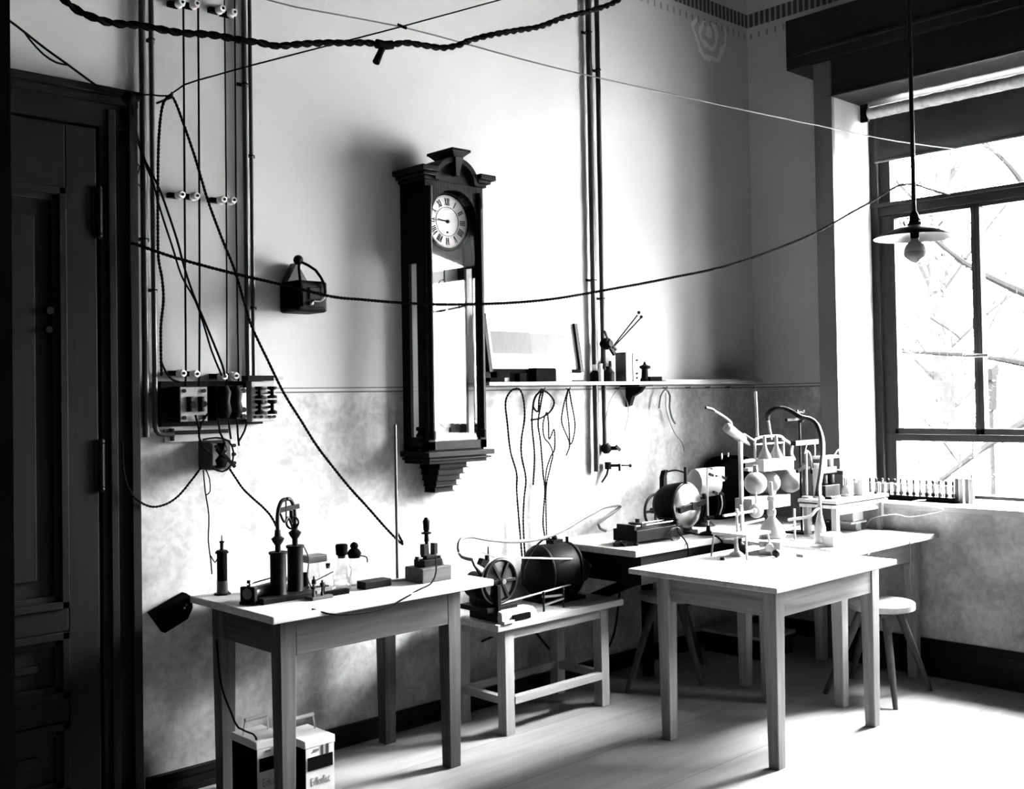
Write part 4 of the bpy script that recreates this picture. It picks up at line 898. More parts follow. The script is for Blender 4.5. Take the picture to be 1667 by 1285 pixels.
# electric motor: axis roughly along X, pulley toward the window
mc = V((3.93, 3.87, z+.15)); t = thing('electric_motor', (mc.x, mc.y, z), 'larger black motor with domed housing and belt pulley, back of the low bench', 'motor')
k = MB(); k.lathe(mc+V((-.16, .02, 0)), mc+V((.12, -.03, 0)), [(0, .05), (.04, .10), (.12, .125), (.3, .135), (.75, .135), (.88, .12), (.97, .08), (1, .04)], 28); k.build('housing', 'black', t, smooth=True)
k = MB(); k.ring(mc+V((.075, -.02, 0)), (1, -.17, 0), .128, .010, 32, 8); k.ring(mc+V((-.10, .01, 0)), (1, -.17, 0), .126, .010, 32, 8); k.build('end_ring', 'iron', t, smooth=True)
k = MB(); k.lathe(mc+V((.10, -.03, .05)), mc+V((.135, -.037, .05)), [(0, .06), (.3, .065), (1, .03)], 20); k.build('bearing_dome', 'steel', t, smooth=True)
k = MB(); k.box((mc.x-.14, mc.y-.10, z), (mc.x+.12, mc.y+.10, z+.018)); k.prism([(mc.x-.10, mc.y-.08, z+.018), (mc.x-.10, mc.y+.08, z+.018), (mc.x-.10, mc.y+.05, z+.09), (mc.x-.10, mc.y-.05, z+.09)], (.18, 0, 0)); k.build('foot', 'iron', t, bevel=.003)
k = MB(); k.cyl(mc+V((.12, -.03, 0)), mc+V((.23, -.052, 0)), .012, n=12); k.build('shaft', 'steel', t, smooth=True)
pc = mc+V((.19, -.045, -.02)); ax = V((.22, 1, 0)).normalized()
pc = ony(946, 929, 3.755)
k = MB(); k.lathe(pc-V((0, .018, 0)), pc+V((0, .018, 0)), [(0, .052), (.1, .055), (.5, .05), (.9, .055), (1, .052)], 28); k.build('belt_pulley', 'iron', t, smooth=True)
k = MB(); k.cyl(pc-V((0, .024, 0)), pc+V((0, .06, 0)), .012, n=12); k.bar(pc+V((0, .05, 0)), mc+V((.1, -.03, 0)), .03, .04); k.build('pulley_arm', 'iron', t)
k = MB(); k.box(mc+V((-.03, -.02, .125)), mc+V((.04, .03, .152))); k.ball(mc+V((.0, 0, .16)), .016, 10); k.cyl(mc+V((.07, -.02, .12)), mc+V((.07, -.02, .162)), .008, n=10); k.build('terminal_box', 'black', t, smooth=False)
k = MB(); k.tube(spline([mc+V((-.02, 0, .155)), mc+V((-.08, -.01, .165)), mc+V((-.16, -.02, .13)), mc+V((-.24, -.03, .05)), mc+V((-.27, -.04, -.04))], .012), .005, 7); k.build('motor_lead', 'cord', t, smooth=True)
for i, (dx, dy) in enumerate(((0, 0), (.012, .01))):
    pass
# small machine with a disc wheel
wc = ony(814, 946, 3.69); t = thing('wheel_machine', (wc.x, wc.y, z), 'small black machine with a shiny spoked disc wheel, front left of the low bench', 'machine')
k = MB(); k.ring(wc, (0, 1, 0), .098, .009, 40, 8); k.ring(wc+V((0, .012, 0)), (0, 1, 0), .098, .007, 40, 6); k.build('wheel_rim', 'iron', t, smooth=True)
k = MB(); k.lathe(wc+V((0, .012, 0)), wc+V((0, -.006, 0)), [(0, .094), (.5, .092), (.8, .05), (1, .02)], 40); k.build('wheel_disc', plain('polished_black_disc', .02, .12, spec=.8), t, smooth=True)
for a in range(6):
    k = MB(); d = V((math.cos(a*PI/3), 0, math.sin(a*PI/3))); k.bar(wc+V((0, -.008, 0))+d*.015, wc+V((0, -.006, 0))+d*.092, .012, .008, (0, 1, 0)); k.build('spoke', 'iron', t)
k = MB(); k.cyl(wc+V((0, -.03, 0)), wc+V((0, .14, 0)), .012, n=14); k.build('axle', 'steel', t, smooth=True)
k = MB()
for y in (.03, .12): k.prism([wc+V((-.05, y, -.115)), wc+V((.05, y, -.115)), wc+V((.025, y, .01)), wc+V((-.025, y, .01))], (0, .022, 0))
k.box(wc+V((-.10, -.02, -.135)), wc+V((.09, .17, -.112))); k.build('frame', 'black', t, bevel=.002)
k = MB(); k.lathe(wc+V((-.06, .04, -.02)), wc+V((-.06, .13, -.02)), [(0, .03), (.1, .06), (.9, .06), (1, .03)], 20); k.build('drum', 'black', t, smooth=True)
k = MB(); k.cyl(wc+V((-.09, .02, .03)), wc+V((-.165, -.01, .09)), .012, .004, n=10); k.cyl(wc+V((-.165, -.01, .09)), wc+V((-.19, -.02, .125)), .005, n=8); k.build('nozzle', 'black', t, smooth=True)
k = MB(); k.cyl(wc+V((-.0, .09, .02)), wc+V((-.0, .09, .11)), .009, n=10); k.obox(wc+V((-.02, .09, .075)), (.05, .03, .03), (0, .5, 0)); k.cyl(wc+V((.01, .09, .08)), wc+V((.01, .09, .15)), .006, .003, n=8); k.build('oil_cup', 'black', t, smooth=False)
k = MB(); k.box((3.34, 3.66, z), (3.46, 3.86, z+.018)); k.box((3.34, 3.66, z+.018), (3.36, 3.86, z+.17)); k.build('side_plate', 'black', t, bevel=.002)
# belt
bt = MB(); r1, r2 = .108, .056; wcb = V((wc.x, 3.75, wc.z)); wcb = V((wc.x, wc.y+.006, wc.z))
a = MB(); Cw = V((wc.x, 0, wc.z)); Cp = V((pc.x, 0, pc.z)); dd = (Cp-Cw); L = dd.length; th = math.atan2(dd.z, dd.x); al = math.acos((r1-r2)/L)
pts = [(Cw+V((math.cos(q), 0, math.sin(q)))*r1, wc.y+.006) for q in [th+al+(2*PI-2*al)*i/30 for i in range(31)]]
pts += [(Cp+V((math.cos(q), 0, math.sin(q)))*r2, pc.y) for q in [th-al+2*al*i/20 for i in range(21)]]
P = [V((c.x, y, c.z)) for c, y in pts]
bt.tube(P, .0042, 6, closed=True); tag(bt.build('drive_belt', 'palecord', None, smooth=True), 'round drive belt joining the disc wheel to the motor pulley', 'belt')
# pale board with small parts at the bench corner
t = thing('pale_block', (3.44, 3.65, z), 'pale wedge-edged block with a dark gap at the front corner of the low bench', 'block')
k = MB(); k.hexa([(3.335, 3.625, z), (3.58, 3.632, z), (3.58, 3.70, z), (3.345, 3.70, z), (3.335, 3.63, z+.05), (3.545, 3.640, z+.05), (3.53, 3.69, z+.055), (3.345, 3.69, z+.055)]); k.build('block_body', 'top_x', t, bevel=.002)
k = MB(); k.box((3.40, 3.620, z+.004), (3.51, 3.634, z+.030)); k.build('dark_gap', 'mattblack', t)
k = MB(); k.box((3.335, 3.612, z), (3.40, 3.63, z+.012)); k.build('edge_strip', 'white', t)
# little wire frame beside the belt
t = thing('belt_guard', (3.74, 3.72, z), 'small guard of two uprights and cross wires under the belt on the low bench', 'frame')
for x in (3.665, 3.80):
    k = MB(); k.cyl((x, 3.69, z), (x, 3.69, z+.085), .005, n=8); k.ball((x, 3.69, z+.088), .008, 8); k.build('upright', 'iron', t, smooth=True)
k = MB(); k.bar((3.665, 3.69, z+.03), (3.80, 3.69, z+.045), .012, .008); k.bar((3.665, 3.69, z+.07), (3.80, 3.70, z+.06), .02, .008); k.build('cross_wire', 'steel', t)
# rubber tube from the machine to the wall bench
def oy(x, y, Y): return ony(x, y, Y)
wire('rubber_tube', [V(wc+V((-.185, -.02, .12))), oy(752, 907, 3.72), oy(746, 893, 3.74), oy(750, 879, 3.76), oy(766, 874, 3.78), oy(795, 879, 3.80), oy(840, 882, 3.82), oy(885, 876, 3.85), oy(920, 862, 3.90), oy(945, 847, 3.94), oy(965, 836, 3.97), oy(985, 826, 4.0), oy(1010, 825, 4.03), V((4.45, 4.04, LBZ+.05)), V((4.5, 4.03, LBZ+.008))], .0085, 'greyrubber', 'grey rubber tube arching from the small machine up to the generator bench', 'tube', k=8)

# ================================================================== generator bench
z = LBZ
p0 = V((4.17, 3.64, z)); t = thing('box_rheostat', (4.35, 3.62, z), 'long low black rheostat with slide bars at the front of the generator bench', 'rheostat')
k = MB(); k.box((4.185, 3.54, z+.018), (4.56, 3.70, z+.078)); k.build('rheostat_body', 'black', t, bevel=.004)
for x in (4.20, 4.54):
    for y in (3.56, 3.68):
        k = MB(); k.cyl((x, y, z), (x, y, z+.02), .012, n=10); k.build('foot', 'iron', t)
for y in (3.58, 3.65):
    k = MB(); k.cyl((4.195, y, z+.093), (4.55, y, z+.093), .004, n=8); k.build('slide_bar', 'steel', t, smooth=True)
k = MB(); k.box((4.26, 3.57, z+.085), (4.30, 3.66, z+.105)); k.cyl((4.28, 3.615, z+.105), (4.28, 3.615, z+.125), .012, n=12); k.build('slider', 'iron', t, bevel=.002)
for x in (4.20, 4.545):
    k = MB(); k.box((x-.008, 3.56, z+.078), (x+.008, 3.68, z+.102)); k.build('bar_support', 'iron', t)
t = thing('wire_coil', (4.47, 3.525, z+.03), 'coil of lead wire leaning on the front of the long black rheostat', 'coil')
k = MB()
for i in range(4): k.ring((4.455+.004*i, 3.522-.003*i, z+.036), (.1, 1, .12), .032+.001*i, .0022, 24, 5)
k.build('turns', 'grey', t, smooth=True)
tag((lambda q: q.build('clamp_scraps', 'iron', None, bevel=.002))(MB().bar((4.10, 3.62, z+.010), (4.17, 3.60, z+.014), .02, .02).bar((4.13, 3.57, z+.008), (4.16, 3.66, z+.012), .014, .016)), 'little iron clamp lying at the left end of the generator bench', 'clamp')
# hand-wheel generator: shaft along Y, polished end bell toward the room, flywheel toward the wall
bc = ony(1122, 824, 3.60); bc.z = max(bc.z, z+.132)
t = thing('flywheel_generator', (bc.x, 3.75, z), 'black generator with a spoked flywheel and polished end bell on the bench', 'generator')
gc = V((bc.x, 3.76, bc.z)); H_ = gc.z-z
k = MB(); k.lathe(V((gc.x, 3.80, gc.z)), V((gc.x, 3.625, gc.z)), [(0, .05), (.08, .085), (.3, .11), (.9, .128), (1, .122)], 28); k.build('housing', 'black', t, smooth=True)
k = MB(); k.lathe(V((gc.x, 3.625, gc.z)), V((gc.x, 3.585, gc.z)), [(0, .120), (.4, .118), (.75, .10), (1, .02)], 32); k.build('end_bell', 'steel', t, smooth=True)
k = MB(); k.bar((gc.x-.118, 3.575, gc.z-.015), (gc.x+.118, 3.575, gc.z+.02), .02, .028); k.cyl((gc.x, 3.60, gc.z), (gc.x, 3.56, gc.z), .022, n=14); k.build('bearing_bar', 'iron', t)
k = MB(); k.tube(spline([(gc.x+.10, 3.578, gc.z+.06), (gc.x+.112, 3.575, gc.z), (gc.x+.098, 3.578, gc.z-.06), (gc.x+.06, 3.585, gc.z-.10)], .01), .012, 6); k.build('curved_strut', 'black', t, smooth=True)
k = MB(); k.ring((gc.x, 3.622, gc.z), (0, 1, 0), .122, .007, 36, 8); k.build('rim', 'iron', t, smooth=True)
k = MB(); k.box((gc.x-.10, 3.62, z), (gc.x+.10, 3.80, z+.02)); k.prism([(gc.x-.08, 3.64, z+.02), (gc.x+.08, 3.64, z+.02), (gc.x+.06, 3.64, z+.06), (gc.x-.06, 3.64, z+.06)], (0, .14, 0)); k.build('foot', 'iron', t, bevel=.003)
hx, hy, hz = gc.x-.02, 3.74, gc.z+.105
k = MB(); k.prism([(hx-.02, hy, hz-.02), (hx+.012, hy, hz-.02), (hx+.008, hy, hz+.05), (hx+.02, hy, hz+.085), (hx-.002, hy, hz+.08), (hx-.018, hy, hz+.045)], (0, .03, 0)); k.build('brush_horn', 'black', t)
k = MB(); k.tube(spline([(hx+.012, hy, hz+.075), (hx+.012, hy-.06, hz+.085), (hx+.012, hy-.12, hz+.075)], .01), .005, 6); k.cyl((hx+.012, hy-.125, hz-.0), (hx+.012, hy-.125, hz+.105), .009, n=10); k.build('carrying_handle', 'iron', t, smooth=True)
fw = ony(1067, 832, 3.90); fw.z = max(fw.z, z+.10); k = MB(); k.ring(fw, (0, 1, 0), .094, .008, 36, 8); k.build('flywheel_rim', 'iron', t, smooth=True)
for a in range(4):
    k = MB(); d = V((math.cos(a*PI/2), 0, math.sin(a*PI/2))); k.bar(fw, fw+d*.092, .014, .010, (0, 1, 0)); k.build('spoke', 'iron', t)
k = MB(); k.cyl(fw+V((0, -.02, 0)), fw+V((0, .03, 0)), .016, n=12); k.bar(fw+V((0, -.01, 0)), V((gc.x, 3.79, gc.z)), .022, .022); k.build('hub', 'iron', t)
k = MB(); k.ring(fw+V((.01, -.02, .085)), (0, 1, 0), .026, .006, 20, 6); k.build('eye_ring', 'iron', t, smooth=True)
kx = gc.x-.14; k = MB(); k.lathe((kx, 3.66, z+.02), (kx, 3.66, z+.065), [(0, .012), (.3, .02), (.8, .018), (1, .008)], 14); k.cyl((kx, 3.66, z), (kx, 3.66, z+.02), .008, n=8); k.build('terminal_knob', 'porcelain', t, smooth=True)
wire('generator_lead', [V((4.60, 3.66, z+.05)), V((4.63, 3.58, z+.025)), V((4.67, 3.51, z+.012)), V((4.71, 3.455, z+.01)), V((4.74, 3.425, z-.02)), V((4.77, 3.43, z-.07))], .005, 'cord', 'dark lead from the generator running over the front edge of its bench', 'lead')
wire('generator_lead', [V((4.56, 3.66, z+.03)), V((4.50, 3.54, z+.10)), V((4.465, 3.50, z+.05)), V((4.455, 3.432, z-.01)), V((4.452, 3.428, z-.12)), V((4.45, 3.43, z-.22))], .004, 'cord', 'dark lead hanging straight down over the front edge below the wire coil', 'lead')
# pale machine head behind the generator
lx = ony(1143, 780, 3.80).x
t = thing('white_arc_lamp', (lx, 3.80, z), 'pale mechanism on a stem behind the generator, dark screws on its drum', 'apparatus')
hc = V((lx, 3.80, z+.25)); k = MB(); k.lathe(hc+V((-.07, .02, 0)), hc+V((.09, -.04, 0)), [(0, .05), (.1, .08), (.5, .085), (.9, .08), (1, .05)], 22); k.build('drum', 'white', t, smooth=True)
k = MB(); k.box(hc+V((.02, -.06, .0)), hc+V((.14, -.02, .085))); k.build('face_plate', 'white', t, bevel=.003)
for dx, dz in ((-.045, .055), (.01, .04), (.075, .03), (-.01, -.05), (.05, -.06)):
    k = MB(); q = hc+V((dx, -.085, dz)); k.bar(q, q+V((.03, -.005, -.012)), .012, .014); k.build('screw', 'black', t)
k = MB(); k.cyl((lx, 3.80, z), (lx, 3.80, z+.2), .02, n=12); k.lathe((lx, 3.80, z), (lx, 3.80, z+.02), [(0, .07), (1, .05)], 20); k.build('stem', 'iron', t, smooth=True)
for dx in (.05, .085, .11):
    k = MB(); k.tube(spline([hc+V((dx, -.05, -.03)), hc+V((dx+.01, -.07, -.12)), hc+V((dx-.005, -.06, -.19))], .02), .0045, 6); k.build('hanging_lead', 'cord' if dx != .085 else 'white', t, smooth=True)
# tall stand with swinging arm
p = V((ony(1153, 860, 3.54).x, 3.54, z)); t = thing('iron_stand', p, 'thin iron stand in front of the generator end bell', 'stand')
k = MB(); k.cyl(p, p+V((0, 0, .36)), .005, n=10); k.build('rod', 'steel', t, smooth=True)
k = MB(); k.lathe(p, p+V((0, 0, .05)), [(0, .05), (.2, .045), (.4, .012), (1, .009)], 16); k.build('foot', 'iron', t, smooth=True)
k = MB(); k.bar(p+V((-.04, 0, .085)), p+V((.05, 0, .09)), .012, .014); k.ball(p+V((.0, 0, .09)), .014, 10); k.build('clamp', 'iron', t)
# black domed case in the corner
xl, xr = ony(1170, 860, 3.90).x, ony(1222, 860, 3.90).x; f_ = lambda u: xl+(xr-xl)*u
t = thing('black_cabinet', ((xl+xr)/2, 3.97, z), 'black round-topped cabinet behind the glass globes, at the corner end of the bench', 'cabinet')
Q = [V((f_(0), 3.90, z)), V((f_(1), 3.90, z)), V((f_(1), 3.90, z+.36)), V((f_(.8), 3.90, z+.375)), V((f_(.4), 3.90, z+.365)), V((f_(.2), 3.90, z+.34)), V((f_(.07), 3.90, z+.28)), V((f_(0), 3.90, z+.2))]
k = MB(); k.prism(Q, (0, .14, 0)); k.build('cabinet_body', 'mattblack', t, bevel=.004)
for x in (f_(.35), f_(.55)):
    k = MB(); k.cyl((x, 3.95, z+.35), (x, 3.95, z+.395), .006, n=8); k.build('terminal', 'brass', t, smooth=True)

# ================================================================== glass apparatus on the windowsill table
z = RTZ
TY = 3.365
def T(x, y, dy=0): return ony(x, y, TY+dy)
a = T(1207, 860); b = T(1300, 868)
t = thing('glass_apparatus_frame', ((a.x+b.x)/2, TY, z), 'tall white frame with two shelf boards and a wire rack, holding the glass globes', 'apparatus')
def post(x0, y0, x1, y1, r=.009, mat='white', nm='post', dy=0):
    k = MB(); k.tube([T(x0, y0, dy), T(x1, y1, dy)], r, 8); k.build(nm, mat, t, smooth=True)
p1 = T(1205, 720); p1b = V((p1.x, TY, z))
k = MB(); k.box((p1.x-.009, TY-.009, z), (p1.x+.009, TY+.009, p1.z)); k.build('post', 'white', t)
p2 = T(1303, 760); k = MB(); k.box((p2.x-.006, TY-.006, z), (p2.x+.006, TY+.006, T(1303, 830).z)); k.build('post', 'white', t)
def board(x0, y0, x1, h_px, dep, nm='shelf_board', mat='white'):
    A = T(x0, y0); B = T(x1, y0); zt = T(x0, y0).z; zb = T(x0, y0+h_px).z
    k = MB(); k.box((A.x, TY-dep/2, zb), (B.x, TY+dep/2, zt)); return k.build(nm, mat, t, bevel=.003)
board(1228, 748, 1277, 20, .12); board(1210, 812, 1273, 20, .11)
k = MB(); A = T(1205, 752); B = T(1230, 752); k.bar((A.x, TY, A.z), (B.x, TY, A.z), .02, .014); A = T(1208, 762); B = T(1222, 762); k.box((A.x, TY-.04, T(1208, 767).z), (B.x, TY-.01, A.z)); k.build('cross_arm', 'white', t)
# wire rack on the upper board
zr0 = T(1228, 748).z; xA, xB = T(1229, 748).x, T(1276, 748).x; zr1 = T(1229, 714).z; zm = T(1229, 724).z
k = MB(); k.tube(spline([(xA, TY, zr0), (xA+.004, TY, (zr0+zr1)/2), (xA+.02, TY, zr1), (xB-.02, TY, zr1), (xB-.004, TY, (zr0+zr1)/2), (xB, TY, zr0)], .012), .007, 8); k.build('rack_frame', 'white', t, smooth=True)
k = MB(); k.cyl((xA, TY, zm), (xB, TY, zm), .005, n=8)
k.build('rack_bar', 'white', t, smooth=True)
k = MB(); k.tube(spline([(xB-.01, TY, zr1-.01), (xB+.05, TY-.02, zr1-.05), (xB+.03, TY-.03, zr0+.02), (xB+.06, TY-.03, zr0-.02)], .01), .008, 8); k.build('side_tube', 'white', t, smooth=True)
M['milk'] = plain('pale_glass', .13, .12, spec=.6)
for px in (1237, 1256):
    x = T(px, 740).x; t2 = thing('funnel', (x, TY-.03, zr0), 'glass funnel inverted in the wire rack, %s' % ('nearer the arm' if px < 1250 else 'nearer the window'), 'funnel', 'funnels in the rack')
    k = MB(); k.lathe((x, TY-.03, zr0), (x, TY-.03, zr0+.125), [(0, .036), (.1, .036), (.5, .012), (1, .008)], 18); k.build('funnel_cone', 'milk', t2, smooth=True)
# upright tubes
k = MB(); a = T(1233, 716); b = T(1230, 638); k.tube([a, V((a.x-.01, TY, b.z))], .0085, 10); tag(k.build('glass_tube', 'milk', None, smooth=True), 'longest upright glass tube rising from the wire rack', 'tube')
k = MB(); a = T(1256, 716, .012); b = T(1250, 682, .012); k.tube([a, b], .007, 10); tag(k.build('glass_tube', 'milk', None, smooth=True), 'shorter glass tube under the curved end of the black hose', 'tube')
# globes
def globe(px, py, rpx, dy, label, neck=True):
    c = T(px, py, dy); r = rpx*c.dot(FW)/FPX if False else rpx*((c-CAM).dot(FW))/FPX
    tt = thing('glass_globe', c-V((0, 0, r)), label, 'globe', 'glass globes'); k = MB(); k.ball(c, r, 26); k.build('bulb', 'frost', tt, smooth=True)
    if neck: k = MB(); k.lathe(c+V((0, 0, r*.93)), c+V((0, 0, r+.035)), [(0, .016), (1, .012)], 14); k.build('neck', 'frost', tt, smooth=True)
    return c, r
globe(1230, 787, 18.5, -.10, 'foremost pale glass globe hanging at the left of the frame')
globe(1252, 786, 18.5, .02, 'pale glass globe partly hidden behind the foremost one')
globe(1286, 783, 19.5, -.02, 'pale glass globe nearest the black hose')
c, r = globe(1231, 832, 12, -.12, 'smallest pale globe, below the foremost one', False)
k = MB(); k.cyl(c+V((0, 0, r*.9)), c+V((0, 0, r+.07)), .006, n=8); tag(k.build('globe_wire', 'white', None, smooth=True), 'thin stem linking the smallest globe to the shelf board above it', 'wire')
# swinging cylinder at the wall side
t = thing('glass_syringe', T(1195, 700), 'slanting white glass cylinder with thin tubes at both ends, left of the frame', 'tube')
A, B = T(1182, 695, .02), T(1220, 724, .02)
k = MB(); k.lathe(A, B, [(0, .018), (.04, .026), (.7, .024), (.75, .014), (1, .006)], 16); k.build('barrel', 'frost', t, smooth=True)
k = MB(); k.tube(spline([A+(B-A)*.03, T(1189, 693, .02), T(1190, 688, .02), T(1178, 678, .02), T(1163, 669, .02)], .01), .006, 8); k.build('inlet_tube', 'milk', t, smooth=True)
k = MB(); k.tube(spline([T(1208, 715, .02), T(1209, 709, .02), T(1213, 708, .02), T(1222, 714, .0), T(1230, 719, 0)], .01), .006, 8); k.build('outlet_tube', 'milk', t, smooth=True)
k = MB(); k.tube(spline([T(1163, 669, .02), T(1157, 666, .02), T(1149, 664, .02)], .01), .008, 8); k.build('rubber_end', 'rubber', t, smooth=True)
k = MB(); A = T(1205, 720, .01); k.tube([A, T(1204, 716, .02), T(1207, 714, .02)], .006, 6); k.build('support_clip', 'iron', t)
# iron clamp stand and black hose
p = T(1303, 868, -.14); p.z = z; xx = T(1303, 760, -.14).x
t = thing('clamp_stand', (xx, TY-.14, z), 'black iron clamp stand gripping the black hose at its top', 'stand'); Y2 = TY-.14
ztop = T(1303, 672, -.14).z
k = MB(); k.cyl((xx, Y2, z), (xx, Y2, ztop), .0065, n=10); k.build('rod', 'black', t, smooth=True)
k = MB(); k.box((xx-.05, Y2-.06, z), (xx+.05, Y2+.08, z+.012)); k.build('foot', 'black', t, bevel=.003)
k = MB(); A = T(1280, 684, -.14); B = T(1316, 681, -.14); k.bar(A, B, .014, .014); k.ball(T(1303, 683, -.14), .02, 10); k.bar(T(1297, 671, -.14), T(1309, 671, -.14), .008, .008); k.bar(T(1297, 668, -.14), T(1301, 673, -.14), .008, .008); k.bar(T(1309, 668, -.14), T(1305, 673, -.14), .008, .008); k.build('top_clamp', 'black', t)
k = MB(); k.bar(T(1303, 762, -.14), T(1329, 762, -.14), .012, .014); k.bar(T(1297, 768, -.14), T(1312, 757, -.14), .016, .02); k.build('mid_clamp', 'black', t)
k = MB(); k.bar(T(1291, 722, -.14), T(1328, 719, -.14), .035, .026); k.build('upper_boss', 'iron', t)
wire('black_hose', [T(1250, 682, .012), T(1250, 674, -.01), T(1262, 665, -.05), T(1276, 665, -.08), T(1290, 671, -.12), T(1303, 679, -.17), T(1318, 682, -.20), T(1330, 692, -.24), T(1338, 715, -.30), T(1339, 740, -.36), T(1336, 770, -.42), T(1331, 800, -.46), T(1330, 808, -.465)], .0135, 'rubber', 'thick black hose arching over the clamp stand down to the white bottle', 'hose', k=10)
# white bottle with side arm under the hose
q = T(1335, 866, -.465); q.z = z; t = thing('suction_bottle', q, 'white glass bottle under the lower end of the black hose', 'bottle')
zt = T(1330, 806, -.465).z-z
k = MB(); k.lathe(q, q+V((0, 0, zt)), [(0, .026), (.08, .030), (.36, .028), (.5, .018), (.62, .011), (1, .008)], 20); k.build('bottle_body', 'frost', t, smooth=True)
k = MB(); k.lathe(q, q+V((0, 0, .012)), [(0, .045), (1, .042)], 20); k.build('saucer', 'porcelain', t, smooth=True)
g = T(1330, 832, -.29)
k = MB(); k.tube(spline([q+V((0, 0, zt*.75)), T(1327, 832, -.46), T(1318, 841, -.45), T(1295, 845, -.40), T(1283, 847, -.38)], .015), .008, 8); k.build('side_arm', 'frost', t, smooth=True)
# little boxes beside the stand legs
q = T(1353, 868, -.52); q.z = z
k = MB(); k.box((q.x-.03, q.y-.03, z), (q.x+.035, q.y+.03, z+.055)); tag(k.build('white_block', 'white', None, bevel=.003), 'white block beside the left leg of the raised stand', 'block')
k = MB(); k.box((q.x-.055, q.y-.03, z+.055), (q.x+.05, q.y+.03, z+.067)); tag(k.build('white_tile', 'porcelain', None, bevel=.002), 'white tile lying on the white block by the raised stand', 'tile')

# ---- on and under the raised stand
RZ_ = RSZ
def R_(x, y, Y): return ony(x, y, Y)
def up(name, px, Y, prof, h, mat, label, cat, z0=RZ_, grp=None):
    x = ony(px, 770, Y).x; t = thing(name, (x, Y, z0), label, cat, grp); k = MB(); k.lathe((x, Y, z0), (x, Y, z0+h), prof, 20, cap=True); k.build('body', mat, t, smooth=True); return t, x
t, x = up('beaker', 1399, 3.02, [(0, .030), (.04, .034), (.85, .034), (1, .040)], .092, 'frost', 'white beaker with a flared lip, front of the raised stand', 'beaker')
k = MB(); k.lathe((x-.035, 3.02, RZ_+.078), (x-.06, 3.015, RZ_+.09), [(0, .012), (1, .006)], 8); k.build('spout', 'frost', t, smooth=True)
t, x = up('reagent_flask', 1377, 3.05, [(0, .030), (.08, .034), (.45, .026), (.6, .012), (.9, .012), (1, .018)], .10, 'milk', 'pale flask left of the beaker on the raised stand', 'flask')
xb0, xb1 = ony(1372, 770, 3.10).x, min(5.64, ony(1420, 770, 3.10).x)
t = thing('induction_box', ((xb0+xb1)/2, 3.14, RZ_), 'grey box with a dark lid behind the beaker on the raised stand', 'box')
k = MB(); k.box((xb0, 3.10, RZ_), (xb1, 3.17, RZ_+.11)); k.build('box_body', 'grey', t, bevel=.003)
k = MB(); k.box((xb0-.006, 3.095, RZ_+.11), (xb1-.02, 3.175, RZ_+.135)); k.build('box_lid', 'midgrey', t, bevel=.003)
x0, x1 = ony(1343, 770, 3.10).x, ony(1367, 770, 3.10).x
t = thing('dark_instrument', ((x0+x1)/2, 3.14, RZ_), 'stack of dark coils and blocks on the raised stand, right of the hose', 'instrument')
k = MB(); k.box((x0, 3.10, RZ_), (x1, 3.18, RZ_+.062)); k.build('base_block', 'black', t, bevel=.003)
for u in (.28, .75):
    xx_ = x0+(x1-x0)*u; k = MB(); k.lathe((xx_, 3.15, RZ_+.062), (xx_, 3.15, RZ_+.125), [(0, .02), (.15, .034), (.85, .034), (1, .02)], 18); k.build('coil', 'black', t, smooth=True)
k = MB(); k.box((x0, 3.11, RZ_+.125), (x1-.01, 3.19, RZ_+.16)); k.build('middle_block', 'black', t, bevel=.003)
k = MB(); k.box((x0-.01, 3.115, RZ_+.16), (x0+.05, 3.185, RZ_+.205)); k.build('upper_block', 'midgrey', t, bevel=.003)
k = MB(); k.lathe((x1-.035, 3.15, RZ_+.16), (x1-.035, 3.15, RZ_+.205), [(0, .028), (1, .028)], 16); k.build('glass_cup', 'milk', t, smooth=True)
k = MB(); k.bar((x0-.02, 3.14, RZ_+.213), (x1+.02, 3.14, RZ_+.213), .05, .014); k.build('cross_plate', 'white', t)
k = MB(); k.tube(spline([(x0-.03, 3.14, RZ_+.22), (x0-.05, 3.13, RZ_+.29), (x0-.10, 3.14, RZ_+.30), (x0-.12, 3.15, RZ_+.24)], .012), .004, 6); k.build('wire_arc', 'white', t, smooth=True)
k = MB(); k.tube(spline([(x1, 3.13, RZ_+.22), (x1+.03, 3.12, RZ_+.25), (x1+.06, 3.13, RZ_+.20)], .012), .004, 6); k.build('wire_arc', 'white', t, smooth=True)
t, x = up('measuring_cylinder', 1330, 3.12, [(0, .03), (.06, .03), (.08, .022), (.9, .022), (1, .024)], .16, 'frost', 'white measuring cylinder behind the hose at the left of the raised stand', 'cylinder')
k = MB(); k.lathe((x, 3.12, RZ_+.16), (x, 3.12, RZ_+.185), [(0, .015), (1, .018)], 14); k.build('stopper', 'white', t, smooth=True)
t, x = up('retort_support', 1313, 3.15, [(0, .03), (.04, .028), (.06, .006), (1, .006)], .26, 'white', 'thin white rod on a disc foot behind the clamp stand', 'stand')
k = MB(); k.tube(spline([(x, 3.15, RZ_+.255), (x+.03, 3.15, RZ_+.245), (x+.07, 3.16, RZ_+.20), (x+.085, 3.165, RZ_+.15)], .012), .005, 6); k.build('arm', 'white', t, smooth=True)
k = MB(); xk = ony(1425, 780, 2.99).x; k.lathe((xk, 2.99, RZ_), (xk, 2.99, RZ_+.014), [(0, .011), (1, .008)], 12); tag(k.build('black_stopper', 'mattblack', None, smooth=True), 'tiny black stopper near the window corner of the raised stand', 'stopper')
q = ony(1352, 782, 3.03); q.z = RZ_
k = MB(); k.box((q.x-.03, 3.01, RZ_), (q.x+.035, 3.05, RZ_+.014)); tag(k.build('black_clip', 'black', None, bevel=.002), 'small black clip lying in front of the dark coil instrument', 'clip')
q = V((5.48, 3.10, z)); t = thing('white_plinth', q, 'white plinth with a shelf board stored under the raised stand', 'plinth')
